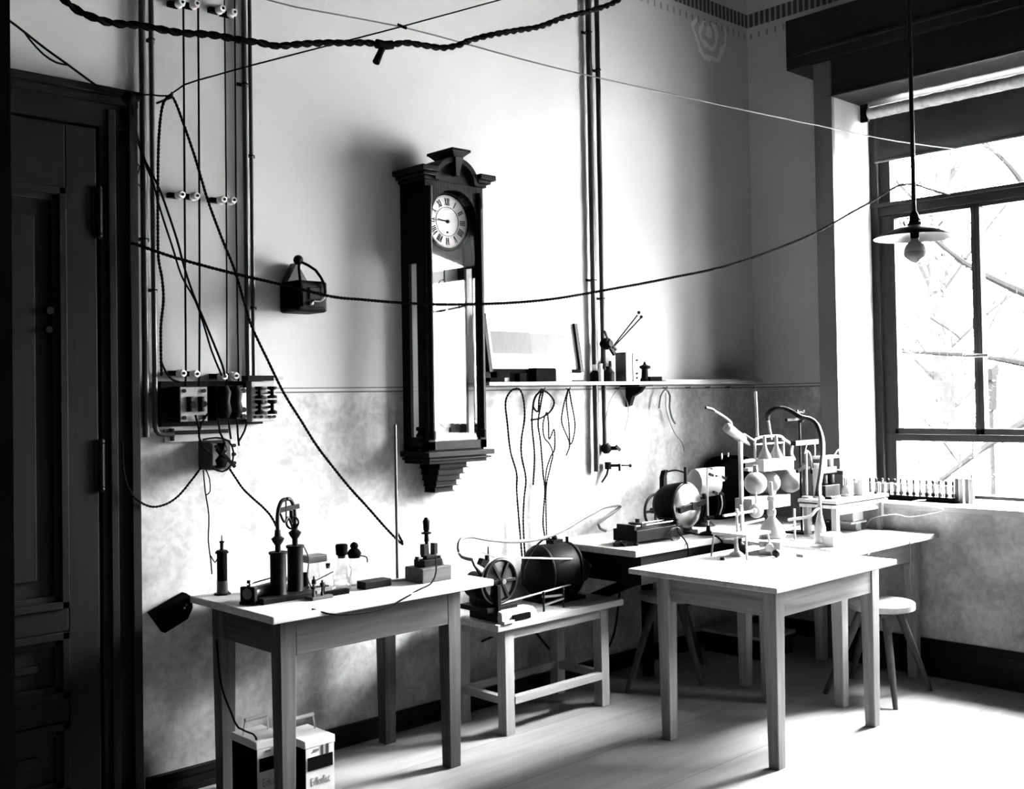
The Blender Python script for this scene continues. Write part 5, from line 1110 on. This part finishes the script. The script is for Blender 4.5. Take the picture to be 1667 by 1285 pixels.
k = MB(); k.box(q+V((-.06, -.06, .055)), q+V((.05, .06, .12))); k.build('upper_box', 'white', t, bevel=.003)
k = MB(); k.box(q+V((-.10, -.07, .045)), q+V((.07, .08, .055))); k.build('shelf_plate', 'white', t, bevel=.001)
k = MB(); k.box(q+V((-.01, -.05, 0)), q+V((.045, .05, .045))); k.build('lower_box', 'white', t, bevel=.003)
t = thing('dark_reel', V((5.36, 3.18, z)), 'dark reel lying in the shade under the raised stand', 'reel')
k = MB(); k.lathe((5.33, 3.19, z+.032), (5.39, 3.17, z+.032), [(0, .032), (.1, .032), (.12, .018), (.88, .018), (.9, .032), (1, .032)], 18); k.build('reel_body', 'iron', t, smooth=True)

# ---- burner, tripod, trough and flask on the far side of the free-standing table
z = FTZ
def F_(x, y, Y): return ony(x, y, Y)
q = V((4.335, 3.02, z)); t = thing('wire_tripod', q, 'wire tripod rack with a burner between its legs, far edge of the free-standing table', 'tripod')
zt = .105
k = MB(); k.box(q+V((-.10, -.10, zt)), q+V((.10, .10, zt+.012))); k.build('tripod_plate', 'white', t, bevel=.002)
for dx, dy in ((-.09, -.09), (.09, -.09), (-.09, .09), (.09, .09)):
    k = MB(); k.tube([q+V((dx*1.12, dy*1.12, 0)), q+V((dx, dy, zt))], .005, 8); k.build('leg', 'white', t, smooth=True)
k = MB(); k.cyl(q+V((-.09, -.095, .04)), q+V((.09, -.095, .04)), .004, n=8); k.build('leg_tie', 'white', t, smooth=True)
k = MB(); k.cyl(q+V((.095, -.09, .045)), q+V((.095, .09, .045)), .004, n=8); k.build('leg_tie', 'white', t, smooth=True)
b = V((4.31, 3.03, z)); t = thing('burner', b, 'small burner with a round foot beneath the wire tripod', 'burner')
k = MB(); k.lathe(b, b+V((0, 0, .085)), [(0, .036), (.15, .032), (.3, .014), (.5, .010), (1, .009)], 16); k.build('burner_body', 'white', t, smooth=True)
b = V((4.38, 3.06, z)); t = thing('dark_flask', b, 'dark squat flask under the window side of the wire tripod', 'flask')
k = MB(); k.lathe(b, b+V((0, 0, .075)), [(0, .025), (.1, .03), (.6, .028), (.8, .012), (1, .012)], 16); k.build('flask_body', 'iron', t, smooth=True)
q2 = V((4.34, 3.02, z+zt+.012)); t = thing('clamp_rod', q2, 'short rod with cross arms standing on the wire tripod', 'rod')
k = MB(); k.cyl(q2, q2+V((0, 0, .125)), .006, n=8); k.cyl(q2+V((-.035, 0, 0)), q2+V((-.035, 0, .11)), .006, n=8); k.build('rod', 'white', t, smooth=True)
k = MB(); k.bar(q2+V((-.14, 0, .085)), q2+V((.13, .0, .088)), .010, .010); k.ball(q2+V((-.035, 0, .086)), .014, 10); k.ball(q2+V((.11, 0, .086)), .014, 10); k.build('cross_arm', 'white', t)
k = MB(); k.bar(q2+V((-.02, .01, .028)), q2+V((.22, .02, .036)), .008, .010); k.build('lower_arm', 'white', t)
# white trough running back toward the window
A = V((4.44, 2.93, z)); B = V((4.66, 3.06, z)); t = thing('white_trough', (A+B)/2, 'long white trough lying along the far side of the free-standing table', 'trough')
d = (B-A).normalized(); n = V((-d.y, d.x, 0))
k = MB(); k.bar(A+V((0, 0, .03)), B+V((0, 0, .03)), .10, .06); k.build('trough_body', 'white', t, bevel=.004)
k = MB(); k.bar(A+V((0, 0, .0625)), B+V((0, 0, .0625)), .115, .006); k.build('trough_rim', 'porcelain', t, bevel=.002)
k = MB(); k.cyl(A-d*.05+V((0, 0, .04)), A+V((0, 0, .04)), .02, n=12); k.build('outlet', 'milk', t, smooth=True)
b = V((4.395, 2.865, z)); t = thing('rubber_bulb', b, 'black rubber bulb with frayed strings at the near end of the white trough', 'bulb')
k = MB(); k.ball(b+V((0, 0, .019)), .019, 14); k.build('bulb_body', 'rubber', t, smooth=True)
k = MB()
for i in range(5): k.tube([b+V((.012, 0, .02)), b+V((.04, -.012+.006*i, .03-.005*i)), b+V((.07, -.02+.011*i, .012))], .0016, 5)
k.build('string', 'grey', t)
b = V((4.56, 2.995, z+.066)); t = thing('conical_flask', b, 'conical flask with a tall jointed neck standing on the white trough', 'flask')
zt = ony(1277, 782, b.y).z-b.z
k = MB(); k.lathe(b, b+V((0, 0, zt)), [(0, .06), (.05, .068), (.22, .05), (.36, .018), (.4, .018), (.41, .022), (.5, .022), (.51, .016), (.66, .016), (.67, .020), (.74, .020), (.75, .010), (1, .007)], 24); k.build('flask_body', 'frost', t, smooth=True)
k = MB(); k.bar(b+V((-.02, 0, zt*.7)), b+V((.10, .04, zt*.78)), .006, .008); k.obox(b+V((.05, .02, zt*.62)), (.04, .02, .04)); k.bar(b+V((.02, 0, zt*.55)), b+V((.16, .06, zt*.64)), .014, .014); k.build('neck_clamp', 'white', t)
x = F_(1298, 870, 3.05).x
for px, Y, lab in ((1294, 3.10, 'pale upright rod behind the conical flask, nearer the flask'), (1316, 3.14, 'pale upright rod behind the conical flask, nearer the hose')):
    x = ony(px, 870, Y).x; t = thing('support_rod', (x, Y, z), lab, 'rod', 'rods behind the conical flask')
    k = MB(); k.cyl((x, Y, z), (x, Y, z+.17), .006, n=8); k.build('rod', 'white', t, smooth=True)
    k = MB(); k.lathe((x, Y, z), (x, Y, z+.01), [(0, .03), (1, .026)], 16); k.build('foot', 'white', t, smooth=True)
q = onz(1308, 906, z); k = MB(); k.box((q.x-.035, q.y-.02, z), (q.x+.035, q.y+.02, z+.014)); tag(k.build('grey_slab', 'grey', None, bevel=.002), 'small grey slab lying on the free-standing table', 'slab')
wire('glass_rod', [onz(1278, 901, z)+V((0, 0, .004)), onz(1290, 898, z)+V((0, 0, .004)), onz(1300, 902, z)+V((0, 0, .004))], .003, 'grey', 'thin rod lying beside the small grey slab', 'rod')
q = onz(1176, 912, z); k = MB(); k.lathe(q, q+V((0, 0, .012)), [(0, .012), (1, .009)], 12); tag(k.build('bottle_cap', 'iron', None, smooth=True), 'dark cap lying in front of the wire tripod', 'cap')
wire('thin_wire', [onz(1355, 896, z)+V((0, 0, .003)), onz(1385, 898, z)+V((0, 0, .003)), onz(1405, 896, z)+V((0, 0, .02)), onz(1412, 890, z)+V((0, 0, .045)), onz(1418, 898, z)+V((0, 0, .03)), onz(1414, 905, z)+V((0, 0, .003))], .002, 'grey', 'thin wire curling up at the window corner of the free-standing table', 'wire')

# ---- battery jars on the sill
z = .928
for i in range(15):
    f = i/14; p = V((5.84+.02*f, 3.20-.52*f, z+.012)); t = thing('battery_jar', p, 'small glass battery jar in the tray on the windowsill', 'jar', 'battery jars in the sill tray')
    k = MB(); k.lathe(p, p+V((0, 0, .085)), [(0, .013), (.04, .0145), (.96, .0145), (1, .015)], 12); k.build('jar_glass', 'jar', t, smooth=True)
    k = MB(); k.cyl(p+V((0, 0, .01)), p+V((0, 0, .096)), .006, n=8); k.build('electrode', 'mattblack' if i % 3 else 'midgrey', t, smooth=True)
    k = MB(); k.ball(p+V((.0, 0, .1)), .007, 8); k.build('terminal', 'iron', t, smooth=True)
k = MB(); k.box((5.80, 2.64, z), (5.90, 3.235, z+.012)); k.box((5.80, 2.64, z), (5.806, 3.235, z+.03)); tag(k.build('jar_tray', 'mattblack', None, bevel=.001), 'long black tray holding the row of battery jars on the sill', 'tray')
k = MB(); k.tube([(5.815, 3.22, z+.092), (5.835, 2.66, z+.092)], .003, 6); tag(k.build('tray_rail', 'grey', None), 'thin rail running along the tops of the battery jars', 'rail')
for i, (px, Y, m_) in enumerate(((1558, 2.655, 'midgrey'), (1566, 2.63, 'milk'), (1577, 2.60, 'grey'), (1585, 2.575, 'milk'))):
    x = 5.86; y = Y; t = thing('tall_cell', (x, y, z), 'tall %s cell at the end of the jar tray, %s' % ('grey' if m_ != 'milk' else 'pale glass', ('touching the tray', 'second from the tray', 'third from the tray', 'farthest from the tray')[i]), 'cell', 'tall cells on the sill')
    k = MB(); k.box((x-.012, y-.011, z), (x+.012, y+.011, z+.135)); k.build('cell_body', m_, t, bevel=.003)
    k = MB(); k.cyl((x, y, z+.135), (x, y, z+.162), .004, n=8); k.build('terminal', 'iron', t, smooth=True)
wire('sill_cable', [V((5.66, 2.74, .955)), V((5.63, 2.80, .94)), onv(1535, 830, (5.62, 0), (5.62, 5)), onv(1510, 838, (5.62, 0), (5.62, 5)), onv(1480, 842, (5.61, 0), (5.61, 5)), onv(1455, 838, (5.60, 0), (5.60, 5)), V((5.59, 3.02, .84)), V((5.58, 3.06, .785))], .004, 'palecord', 'pale twisted cord drooping from the sill to the table beneath', 'cord', twist=.02)
wire('hanging_wire', [V((5.30, 2.66, .776)), V((5.30, 2.655, .70)), V((5.29, 2.655, .60)), V((5.31, 2.66, .52)), V((5.36, 2.67, .485))], .0025, 'grey', 'thin wire hanging from the windowsill table behind the stool', 'wire')

# ================================================================== pendant lamp, overhead wires, trees
lp = CAM + ray(1489, 383)*4.5
t = thing('pendant_lamp', (lp.x, lp.y, lp.z), 'pendant lamp with a flat enamel shade and clear round bulb before the window', 'lamp')
k = MB(); k.cyl((lp.x, lp.y, lp.z+.06), (lp.x, lp.y, 4.40), .009, n=10); k.build('rod', 'iron', t, smooth=True)
k = MB(); k.lathe((lp.x, lp.y, 4.40), (lp.x, lp.y, 4.33), [(0, .06), (.3, .055), (1, .012)], 20); k.build('ceiling_rose', 'iron', t, smooth=True)
k = MB()
prof = [(.034, .030), (.030, .05), (.018, .09), (.004, .13), (-.012, .158), (-.016, .164), (-.0175, .164), (-.0155, .158), (.0, .13), (.014, .09), (.026, .05), (.030, .03)]
R_s = [[V((lp.x+r*math.cos(2*PI*i/40), lp.y+r*math.sin(2*PI*i/40), lp.z+h+.006)) for i in range(41)] for h, r in prof+[prof[0]]]
k.grid(R_s); bmesh.ops.remove_doubles(k.bm, verts=k.bm.verts[:], dist=1e-5); k.build('shade', plain('enamel_shade', .007, .35, spec=.1), t, smooth=True)
k = MB(); k.lathe((lp.x, lp.y, lp.z+.02), (lp.x, lp.y, lp.z+.10), [(0, .036), (.12, .036), (.2, .030), (.35, .030), (.42, .022), (.8, .018), (1, .010)], 18); k.build('gallery', 'black', t, smooth=True)
for a in (0, 2.1, 4.2):
    k = MB(); k.tube(spline([V((lp.x+.03*math.cos(a), lp.y+.03*math.sin(a), lp.z+.035)), V((lp.x+.042*math.cos(a), lp.y+.042*math.sin(a), lp.z+.055)), V((lp.x+.02*math.cos(a), lp.y+.02*math.sin(a), lp.z+.075))], .006), .003, 6); k.build('gallery_hook', 'black', t, smooth=True)
bz = lp.z-.068; k = MB(); k.lathe((lp.x, lp.y, lp.z-.012), (lp.x, lp.y, lp.z-.118), [(0, .014), (.12, .018), (.25, .036), (.45, .045), (.62, .045), (.8, .034), (.93, .017), (.985, .005), (1, .003)], 26); M['bulbglass'] = plain('frosted_bulb_crown', .30, .3, spec=.4); bu = k.build('bulb', 'bulbglass', t, smooth=True)
k = MB(); k.lathe((lp.x, lp.y, lp.z-.070), (lp.x, lp.y, lp.z-.1185), [(0, .0462), (.25, .0445), (.5, .0375), (.78, .0225), (.96, .0075), (1, .002)], 26, cap=False); k.build('frosted_dip', plain('frosted_bulb', .10, .5), bu, smooth=True)
k = MB(); k.lathe((lp.x, lp.y, lp.z+.02), (lp.x, lp.y, lp.z-.022), [(0, .018), (.7, .018), (1, .012)], 14); k.cyl((lp.x, lp.y, lp.z-.02), (lp.x, lp.y, lp.z-.055), .003, n=8); k.build('socket', 'black', t, smooth=True)

# heavy twisted cable slung across the room overhead
YC = 3.0
def yc(x, y): return ony(x, y, YC)
pts = [(40, -130), (75, -45), (100, -6), (125, 16), (150, 28), (185, 38), (230, 42), (290, 53), (345, 57), (395, 66), (420, 69), (450, 75), (490, 72), (530, 70), (570, 70), (600, 70), (625, 74), (660, 70), (690, 74), (720, 78), (745, 74), (765, 66), (800, 57), (840, 50), (880, 43), (920, 28), (965, 17), (1000, 4), (1030, -16), (1075, -50), (1140, -120)]
c3 = [yc(x, y) for x, y in pts]; c3 = [V((c3[0].x-.35, YC, 4.40))] + c3 + [V((c3[-1].x+.35, YC, 4.40))]
t = thing('heavy_cable', yc(625, 72), 'thick twisted black cable slung across the top of the picture', 'cable')
wire('cable_strands', c3, .0125, 'cord', '', twist=.085, parent=t)
k = MB(); k.tube([yc(624, 74), yc(619, 86), yc(612, 102)], .011, 10, radii=[.013, .011, .013]); k.build('cut_end', 'cord', t, smooth=True)
k = MB(); k.tube([yc(613, 71), yc(625, 74), yc(638, 73)], .016, 10); k.build('taped_joint', 'cord', t, smooth=True)
# two thin wires crossing and tied together
E0 = ony(425, -3, 4.02); E1 = onx(1582, 246, 6.02); pA_, pB_ = (E0.x, E0.y), (E1.x, E1.y)
E00 = ony(300, -34, 4.05)
wire('long_thin_wire', [V((E0.x-.25, 4.06, E0.z+.09))]+[onv(x, y, pA_, pB_) for x, y in ((425, -3), (540, 22), (655, 44), (760, 72), (870, 102), (980, 128), (1100, 155), (1220, 181), (1340, 206), (1460, 230), (1582, 246))], .0032, plain('pale_weathered_wire', .10, .7), 'long thin wire running from the ceiling corner near the door to the blind', 'wire', step=.2)
K0 = onv(655, 43, pA_, pB_); Hk = wa(274, 156, .10); S1 = wa(400, 112, .16)
Dr = V((K0.x, K0.y, 0))-V((Hk.x, Hk.y, 0)); pH, pK = (Hk.x, Hk.y), (K0.x, K0.y)
wire('thin_wire', [wa(218, 156, .09), wa(245, 154, .1), Hk+V((0, 0, 0)), onv(300, 138, pH, pK), onv(350, 123, pH, pK), onv(415, 105, pH, pK), onv(535, 74, pH, pK), K0, K0+(K0-onv(600, 58, pH, pK))*3.2, K0+(K0-onv(600, 58, pH, pK))*6.2], .0034, 'cord', 'thin wire from the door corner climbing across the heavy cable', 'wire', step=.2)
k = MB(); k.tube([onv(647, 40, pA_, pB_), onv(662, 46, pA_, pB_)], .007, 8); tag(k.build('wire_knot', 'cord', None, smooth=True), 'knot where the two crossing thin wires are tied', 'knot')
# long sagging cord from the door frame to the window transom
G0 = ony(222, 398, 4.00); G1 = onx(1546, 318, 6.08); pG, pQ = (G0.x, G0.y), (G1.x, G1.y)
gp_ = [(222, 398), (280, 418), (340, 435), (400, 450), (465, 465), (540, 483), (590, 488), (650, 493), (720, 496), (790, 495), (850, 492), (900, 487), (950, 479), (1000, 470), (1050, 461), (1100, 451), (1150, 441), (1200, 428), (1265, 405), (1330, 378), (1385, 347), (1425, 325), (1452, 308), (1470, 301), (1490, 301), (1515, 309), (1546, 318)]
wire('sagging_cable', [wa(214, 396, .075)]+[onv(x, y, pG, pQ) for x, y in gp_], .0070, 'cord', 'long sagging twisted cord from the door frame past the clock to the window', 'cord', twist=.03)
# cord looped over the hook by the door and falling to the work table
Pq = [wa(263, 612, .05), wa(262, 575, .05), wa(262, 530, .055), wa(266, 490, .06), wa(264, 455, .06), wa(258, 420, .06), wa(257, 370, .065), wa(257, 300, .07), wa(258, 240, .08), wa(261, 195, .09), wa(266, 168, .10), wa(275, 157, .11), wa(284, 163, .12)]
e0 = Pq[-1]; e1 = V((2.80, 3.74, LTZ+.23)); pE, pF = (e0.x, e0.y), (e1.x, e1.y)
Pq += [onv(x, y, pE, pF) for x, y in ((300, 205), (318, 258), (338, 325), (360, 385), (382, 440), (400, 500), (410, 532), (435, 585), (462, 640), (490, 685), (515, 725), (540, 758), (570, 795), (600, 828), (630, 862), (655, 886))] + [V((2.83, 3.735, LTZ+.2))]
wire('looped_cable', Pq, .0062, 'cord', 'long twisted cord looped over a hook beside the door, falling to the upright rod', 'cord', twist=.03)
k = MB(); h = Hk; k.tube([V((h.x, WY-.001, h.z-.008)), V((h.x, h.y-.03, h.z-.012)), V((h.x, h.y-.034, h.z+.008))], .005, 8); tag(k.build('wall_hook', 'iron', None, smooth=True), 'iron hook in the plaster holding the looped cord near the door', 'hook')
# leads from above the door
wire('door_lead', [ony(10, 30, 3.9), ony(24, 40, 3.95), ony(42, 54, 3.96), ony(75, 80, 3.97), ony(110, 105, 3.975), ony(140, 127, 3.98), ony(168, 146, 3.985), ony(190, 149, 3.99), ony(207, 153, 4.0), ony(215, 163, 4.0), ony(217, 195, 4.04), ony(226, 235, 4.04), ony(238, 265, 4.04), ony(256, 300, 4.03), ony(268, 330, 4.03), ony(288, 390, 4.02), ony(300, 435, 4.02), ony(315, 480, 4.02), ony(340, 540, 4.02), ony(362, 595, 4.02), ony(366, 612, 4.03)], .0045, 'cord', 'lead coming in above the door, round its corner and down to the third insulator', 'lead')
wire('door_lead', [ony(40, 52, 3.95), ony(48, 64, 3.95), ony(70, 88, 3.955), ony(92, 102, 3.96), ony(112, 106, 3.97)], .0036, 'cord', 'slack loop hanging under the lead above the door', 'lead')
wire('door_lead', [ony(212, 160, 4.035), ony(220, 205, 4.045), ony(234, 260, 4.05), ony(250, 300, 4.05), ony(262, 345, 4.05), ony(280, 400, 4.045), ony(296, 450, 4.04), ony(318, 490, 4.04), ony(332, 530, 4.04), ony(344, 570, 4.04), ony(356, 600, 4.035), ony(361, 612, 4.025)], .0040, 'cord', 'second lead slanting from the door corner toward the middle fuse box', 'lead')
wire('loose_wire', [ony(217, 165, 4.06), ony(220, 190, 4.07), ony(223, 225, 4.07), ony(219, 250, 4.07), ony(220, 262, 4.07), ony(227, 271, 4.07), ony(224, 285, 4.07), ony(222, 296, 4.07), ony(228, 303, 4.07), ony(233, 311, 4.07)], .0028, 'cord', 'kinked loose wire end dangling beside the door corner', 'wire')
k = MB(); k.ball(ony(210, 160, 3.99), .026, 10); tag(k.build('wire_bundle', 'cord', None, smooth=True), 'dark bundle of wire at the top corner of the door casing', 'bundle')
wire('switch_cable', [ony(327, 762, 4.02), ony(312, 782, 4.02), ony(290, 808, 4.02), ony(268, 822, 4.02), ony(245, 825, 4.02), ony(222, 813, 4.02), ony(208, 792, 4.02), ony(201, 765, 4.02), ony(199, 720, 4.02)], .005, 'cord', 'cord swinging from the wall switch back to the door casing', 'cord', twist=.028)
s0 = ony(374, 764, 3.99); s1 = V((2.235, 3.72, LTZ+.27))
wire('switch_cable', [s0]+[onv(x, y, (s0.x, s0.y), (s1.x, s1.y)) for x, y in ((382, 776), (395, 795), (410, 810), (428, 826), (442, 842))]+[s1], .005, 'cord', 'cord falling from the wall switch to the twin-column apparatus', 'cord', twist=.028)
wire('thin_lead', [ony(331, 766, 4.0), ony(334, 800, 4.0), ony(340, 840, 4.0), ony(339, 880, 4.0), ony(343, 912, 4.0), ony(345, 935, 3.99)], .0028, 'cord', 'thin lead dropping from the wall switch to the bunched lead ends', 'lead')
wire('thin_lead', [ony(335, 764, 4.01), ony(341, 780, 4.01), ony(342, 800, 4.0), ony(336, 806, 4.0)], .0024, 'cord', 'short kinked lead under the wall switch', 'lead')
wire('thin_lead', [ony(343, 905, 4.0), ony(350, 916, 3.99), V((2.105, 3.96, LTZ+.155)), V((2.112, 3.955, LTZ+.165))], .0024, 'cord', 'fine lead joining the dropping lead to the slim black coil', 'lead')
# leads under the low bench
wire('floor_lead', [V((4.25, 4.07, .50)), V((4.2, 4.0, .40)), V((4.05, 4.06, .36)), V((3.9, 4.07, .33)), V((3.8, 4.07, .36)), V((3.6, 4.07, .33))], .006, 'cord', 'dark lead looping along the wall behind the low bench legs', 'lead')
wire('floor_lead', [V((3.95, 4.05, .33)), V((4.05, 4.04, .22)), V((4.15, 4.03, .12)), V((4.3, 3.98, .10)), V((4.4, 3.95, .17)), V((4.55, 4.02, .25)), V((4.6, 4.03, .42)), V((4.58, 3.98, .60))], .006, 'cord', 'dark lead rising from the skirting behind the half-hidden stool', 'lead')

# ---- trees outside the window
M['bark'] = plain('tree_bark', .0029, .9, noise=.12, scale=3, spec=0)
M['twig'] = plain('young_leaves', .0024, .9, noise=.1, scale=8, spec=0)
def ground_pt(px, py, dist):
    d = ray(px, py); return CAM + d*dist
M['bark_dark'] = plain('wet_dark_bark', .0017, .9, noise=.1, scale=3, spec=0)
def tree(name, px, dist, r0, htop, limbs, label, seed, bark='bark'):
    rnd = random.Random(seed); b = CAM + ray(px, 700)*dist; b.z = -1.5; t = thing(name, b, label, 'tree', 'trees outside the window')
    k = MB(); top = b+V((.05*dist*.1, -.02*dist, htop)); pts = [b+(top-b)*f+V((rnd.uniform(-.06, .06), rnd.uniform(-.06, .06), 0)) for f in (0, .2, .4, .6, .8, 1)]
    sp = spline(pts, .25); k.tube(sp, r0, 12, radii=[r0*(1.15-.75*i/len(sp)) for i in range(len(sp))]); k.build('trunk', bark, t, smooth=True)
    side = V((RT.x, RT.y, 0)).normalized(); tips = []
    for (f, ln, dx, dz, rr) in limbs:
        q = b+(top-b)*f; e = q+side*dx*ln+V((0, 0, dz*ln)); m_ = (q+e)/2+V((rnd.uniform(-.1, .1), rnd.uniform(-.1, .1), rnd.uniform(-.05, .12)*ln))
        sp = spline([q, m_, e], .15); k = MB(); k.tube(sp, rr, 7, radii=[rr*(1-.75*i/len(sp)) for i in range(len(sp))])
        for _ in range(5):
            i = rnd.randrange(len(sp)//3, len(sp)); w = sp[i]; tip = w+side*rnd.uniform(-.5, .5)*ln*.5+V((rnd.uniform(-.3, .3), rnd.uniform(-.3, .3), rnd.uniform(.1, .6)*ln*.5)); k.tube([w, (w+tip)/2+V((0, 0, .04)), tip], .008, 5); tips.append(tip)
        k.build('limb', bark, t, smooth=True); tips.append(e)
    k = MB()
    for tip in tips:
        for _ in range(60):
            c = tip+V((rnd.gauss(0, .45), rnd.gauss(0, .45), rnd.gauss(0, .40))); u = V((rnd.gauss(0, 1), rnd.gauss(0, 1), rnd.gauss(0, 1))).normalized()*.028; v = u.orthogonal().normalized()*.017
            a_ = [k.bm.verts.new(c+o) for o in (u, v, -u, -v)]; k.bm.faces.new(a_)
    o = k.build('foliage', 'twig', t); o['kind'] = 'stuff'
tree('garden_tree', 1516, 13.5, .15, 7.5, [(.42, 1.5, -.7, .5, .05), (.47, 1.6, .75, .55, .07), (.55, 1.8, -.4, .9, .07), (.58, 2.2, .7, .8, .08), (.68, 1.6, -.7, .8, .05), (.74, 1.8, .5, .9, .05), (.86, 1.3, .4, 1, .04), (.36, 1.0, .6, .7, .04)], 'pale forked garden tree seen through the middle of the window', 3)
tree('garden_tree', 1690, 11.0, .14, 6.5, [(.44, 1.9, -.75, -.5, .06), (.50, 2.0, -.8, .1, .045), (.6, 1.6, -.8, .5, .05), (.72, 1.5, -.6, .7, .04)], 'leaning garden tree whose dark branches enter the right-hand panes', 5, 'bark_dark')
k = MB(); q = CAM+ray(1613, 665)*11.5; k.cyl(q+V((0, 0, -.02)), q+V((.03, 0, .34)), .06, n=10); k.bar(q+V((-.09, 0, .36)), q+V((.12, .02, .42)), .12, .12)
pq = MB(); pq.cyl((q.x, q.y, -1.5), q, .03, n=8)
t = thing('bird_box', (q.x, q.y, -1.5), 'pale box on a post between the two trees in the garden', 'bird box'); k.build('box_body', plain('weathered_box', .002, .9, spec=0), t); pq.build('post', 'twig', t)
M['hedge'] = plain('hedge_leaves', .022, .9, noise=.5, scale=3, spec=0, detail=8)
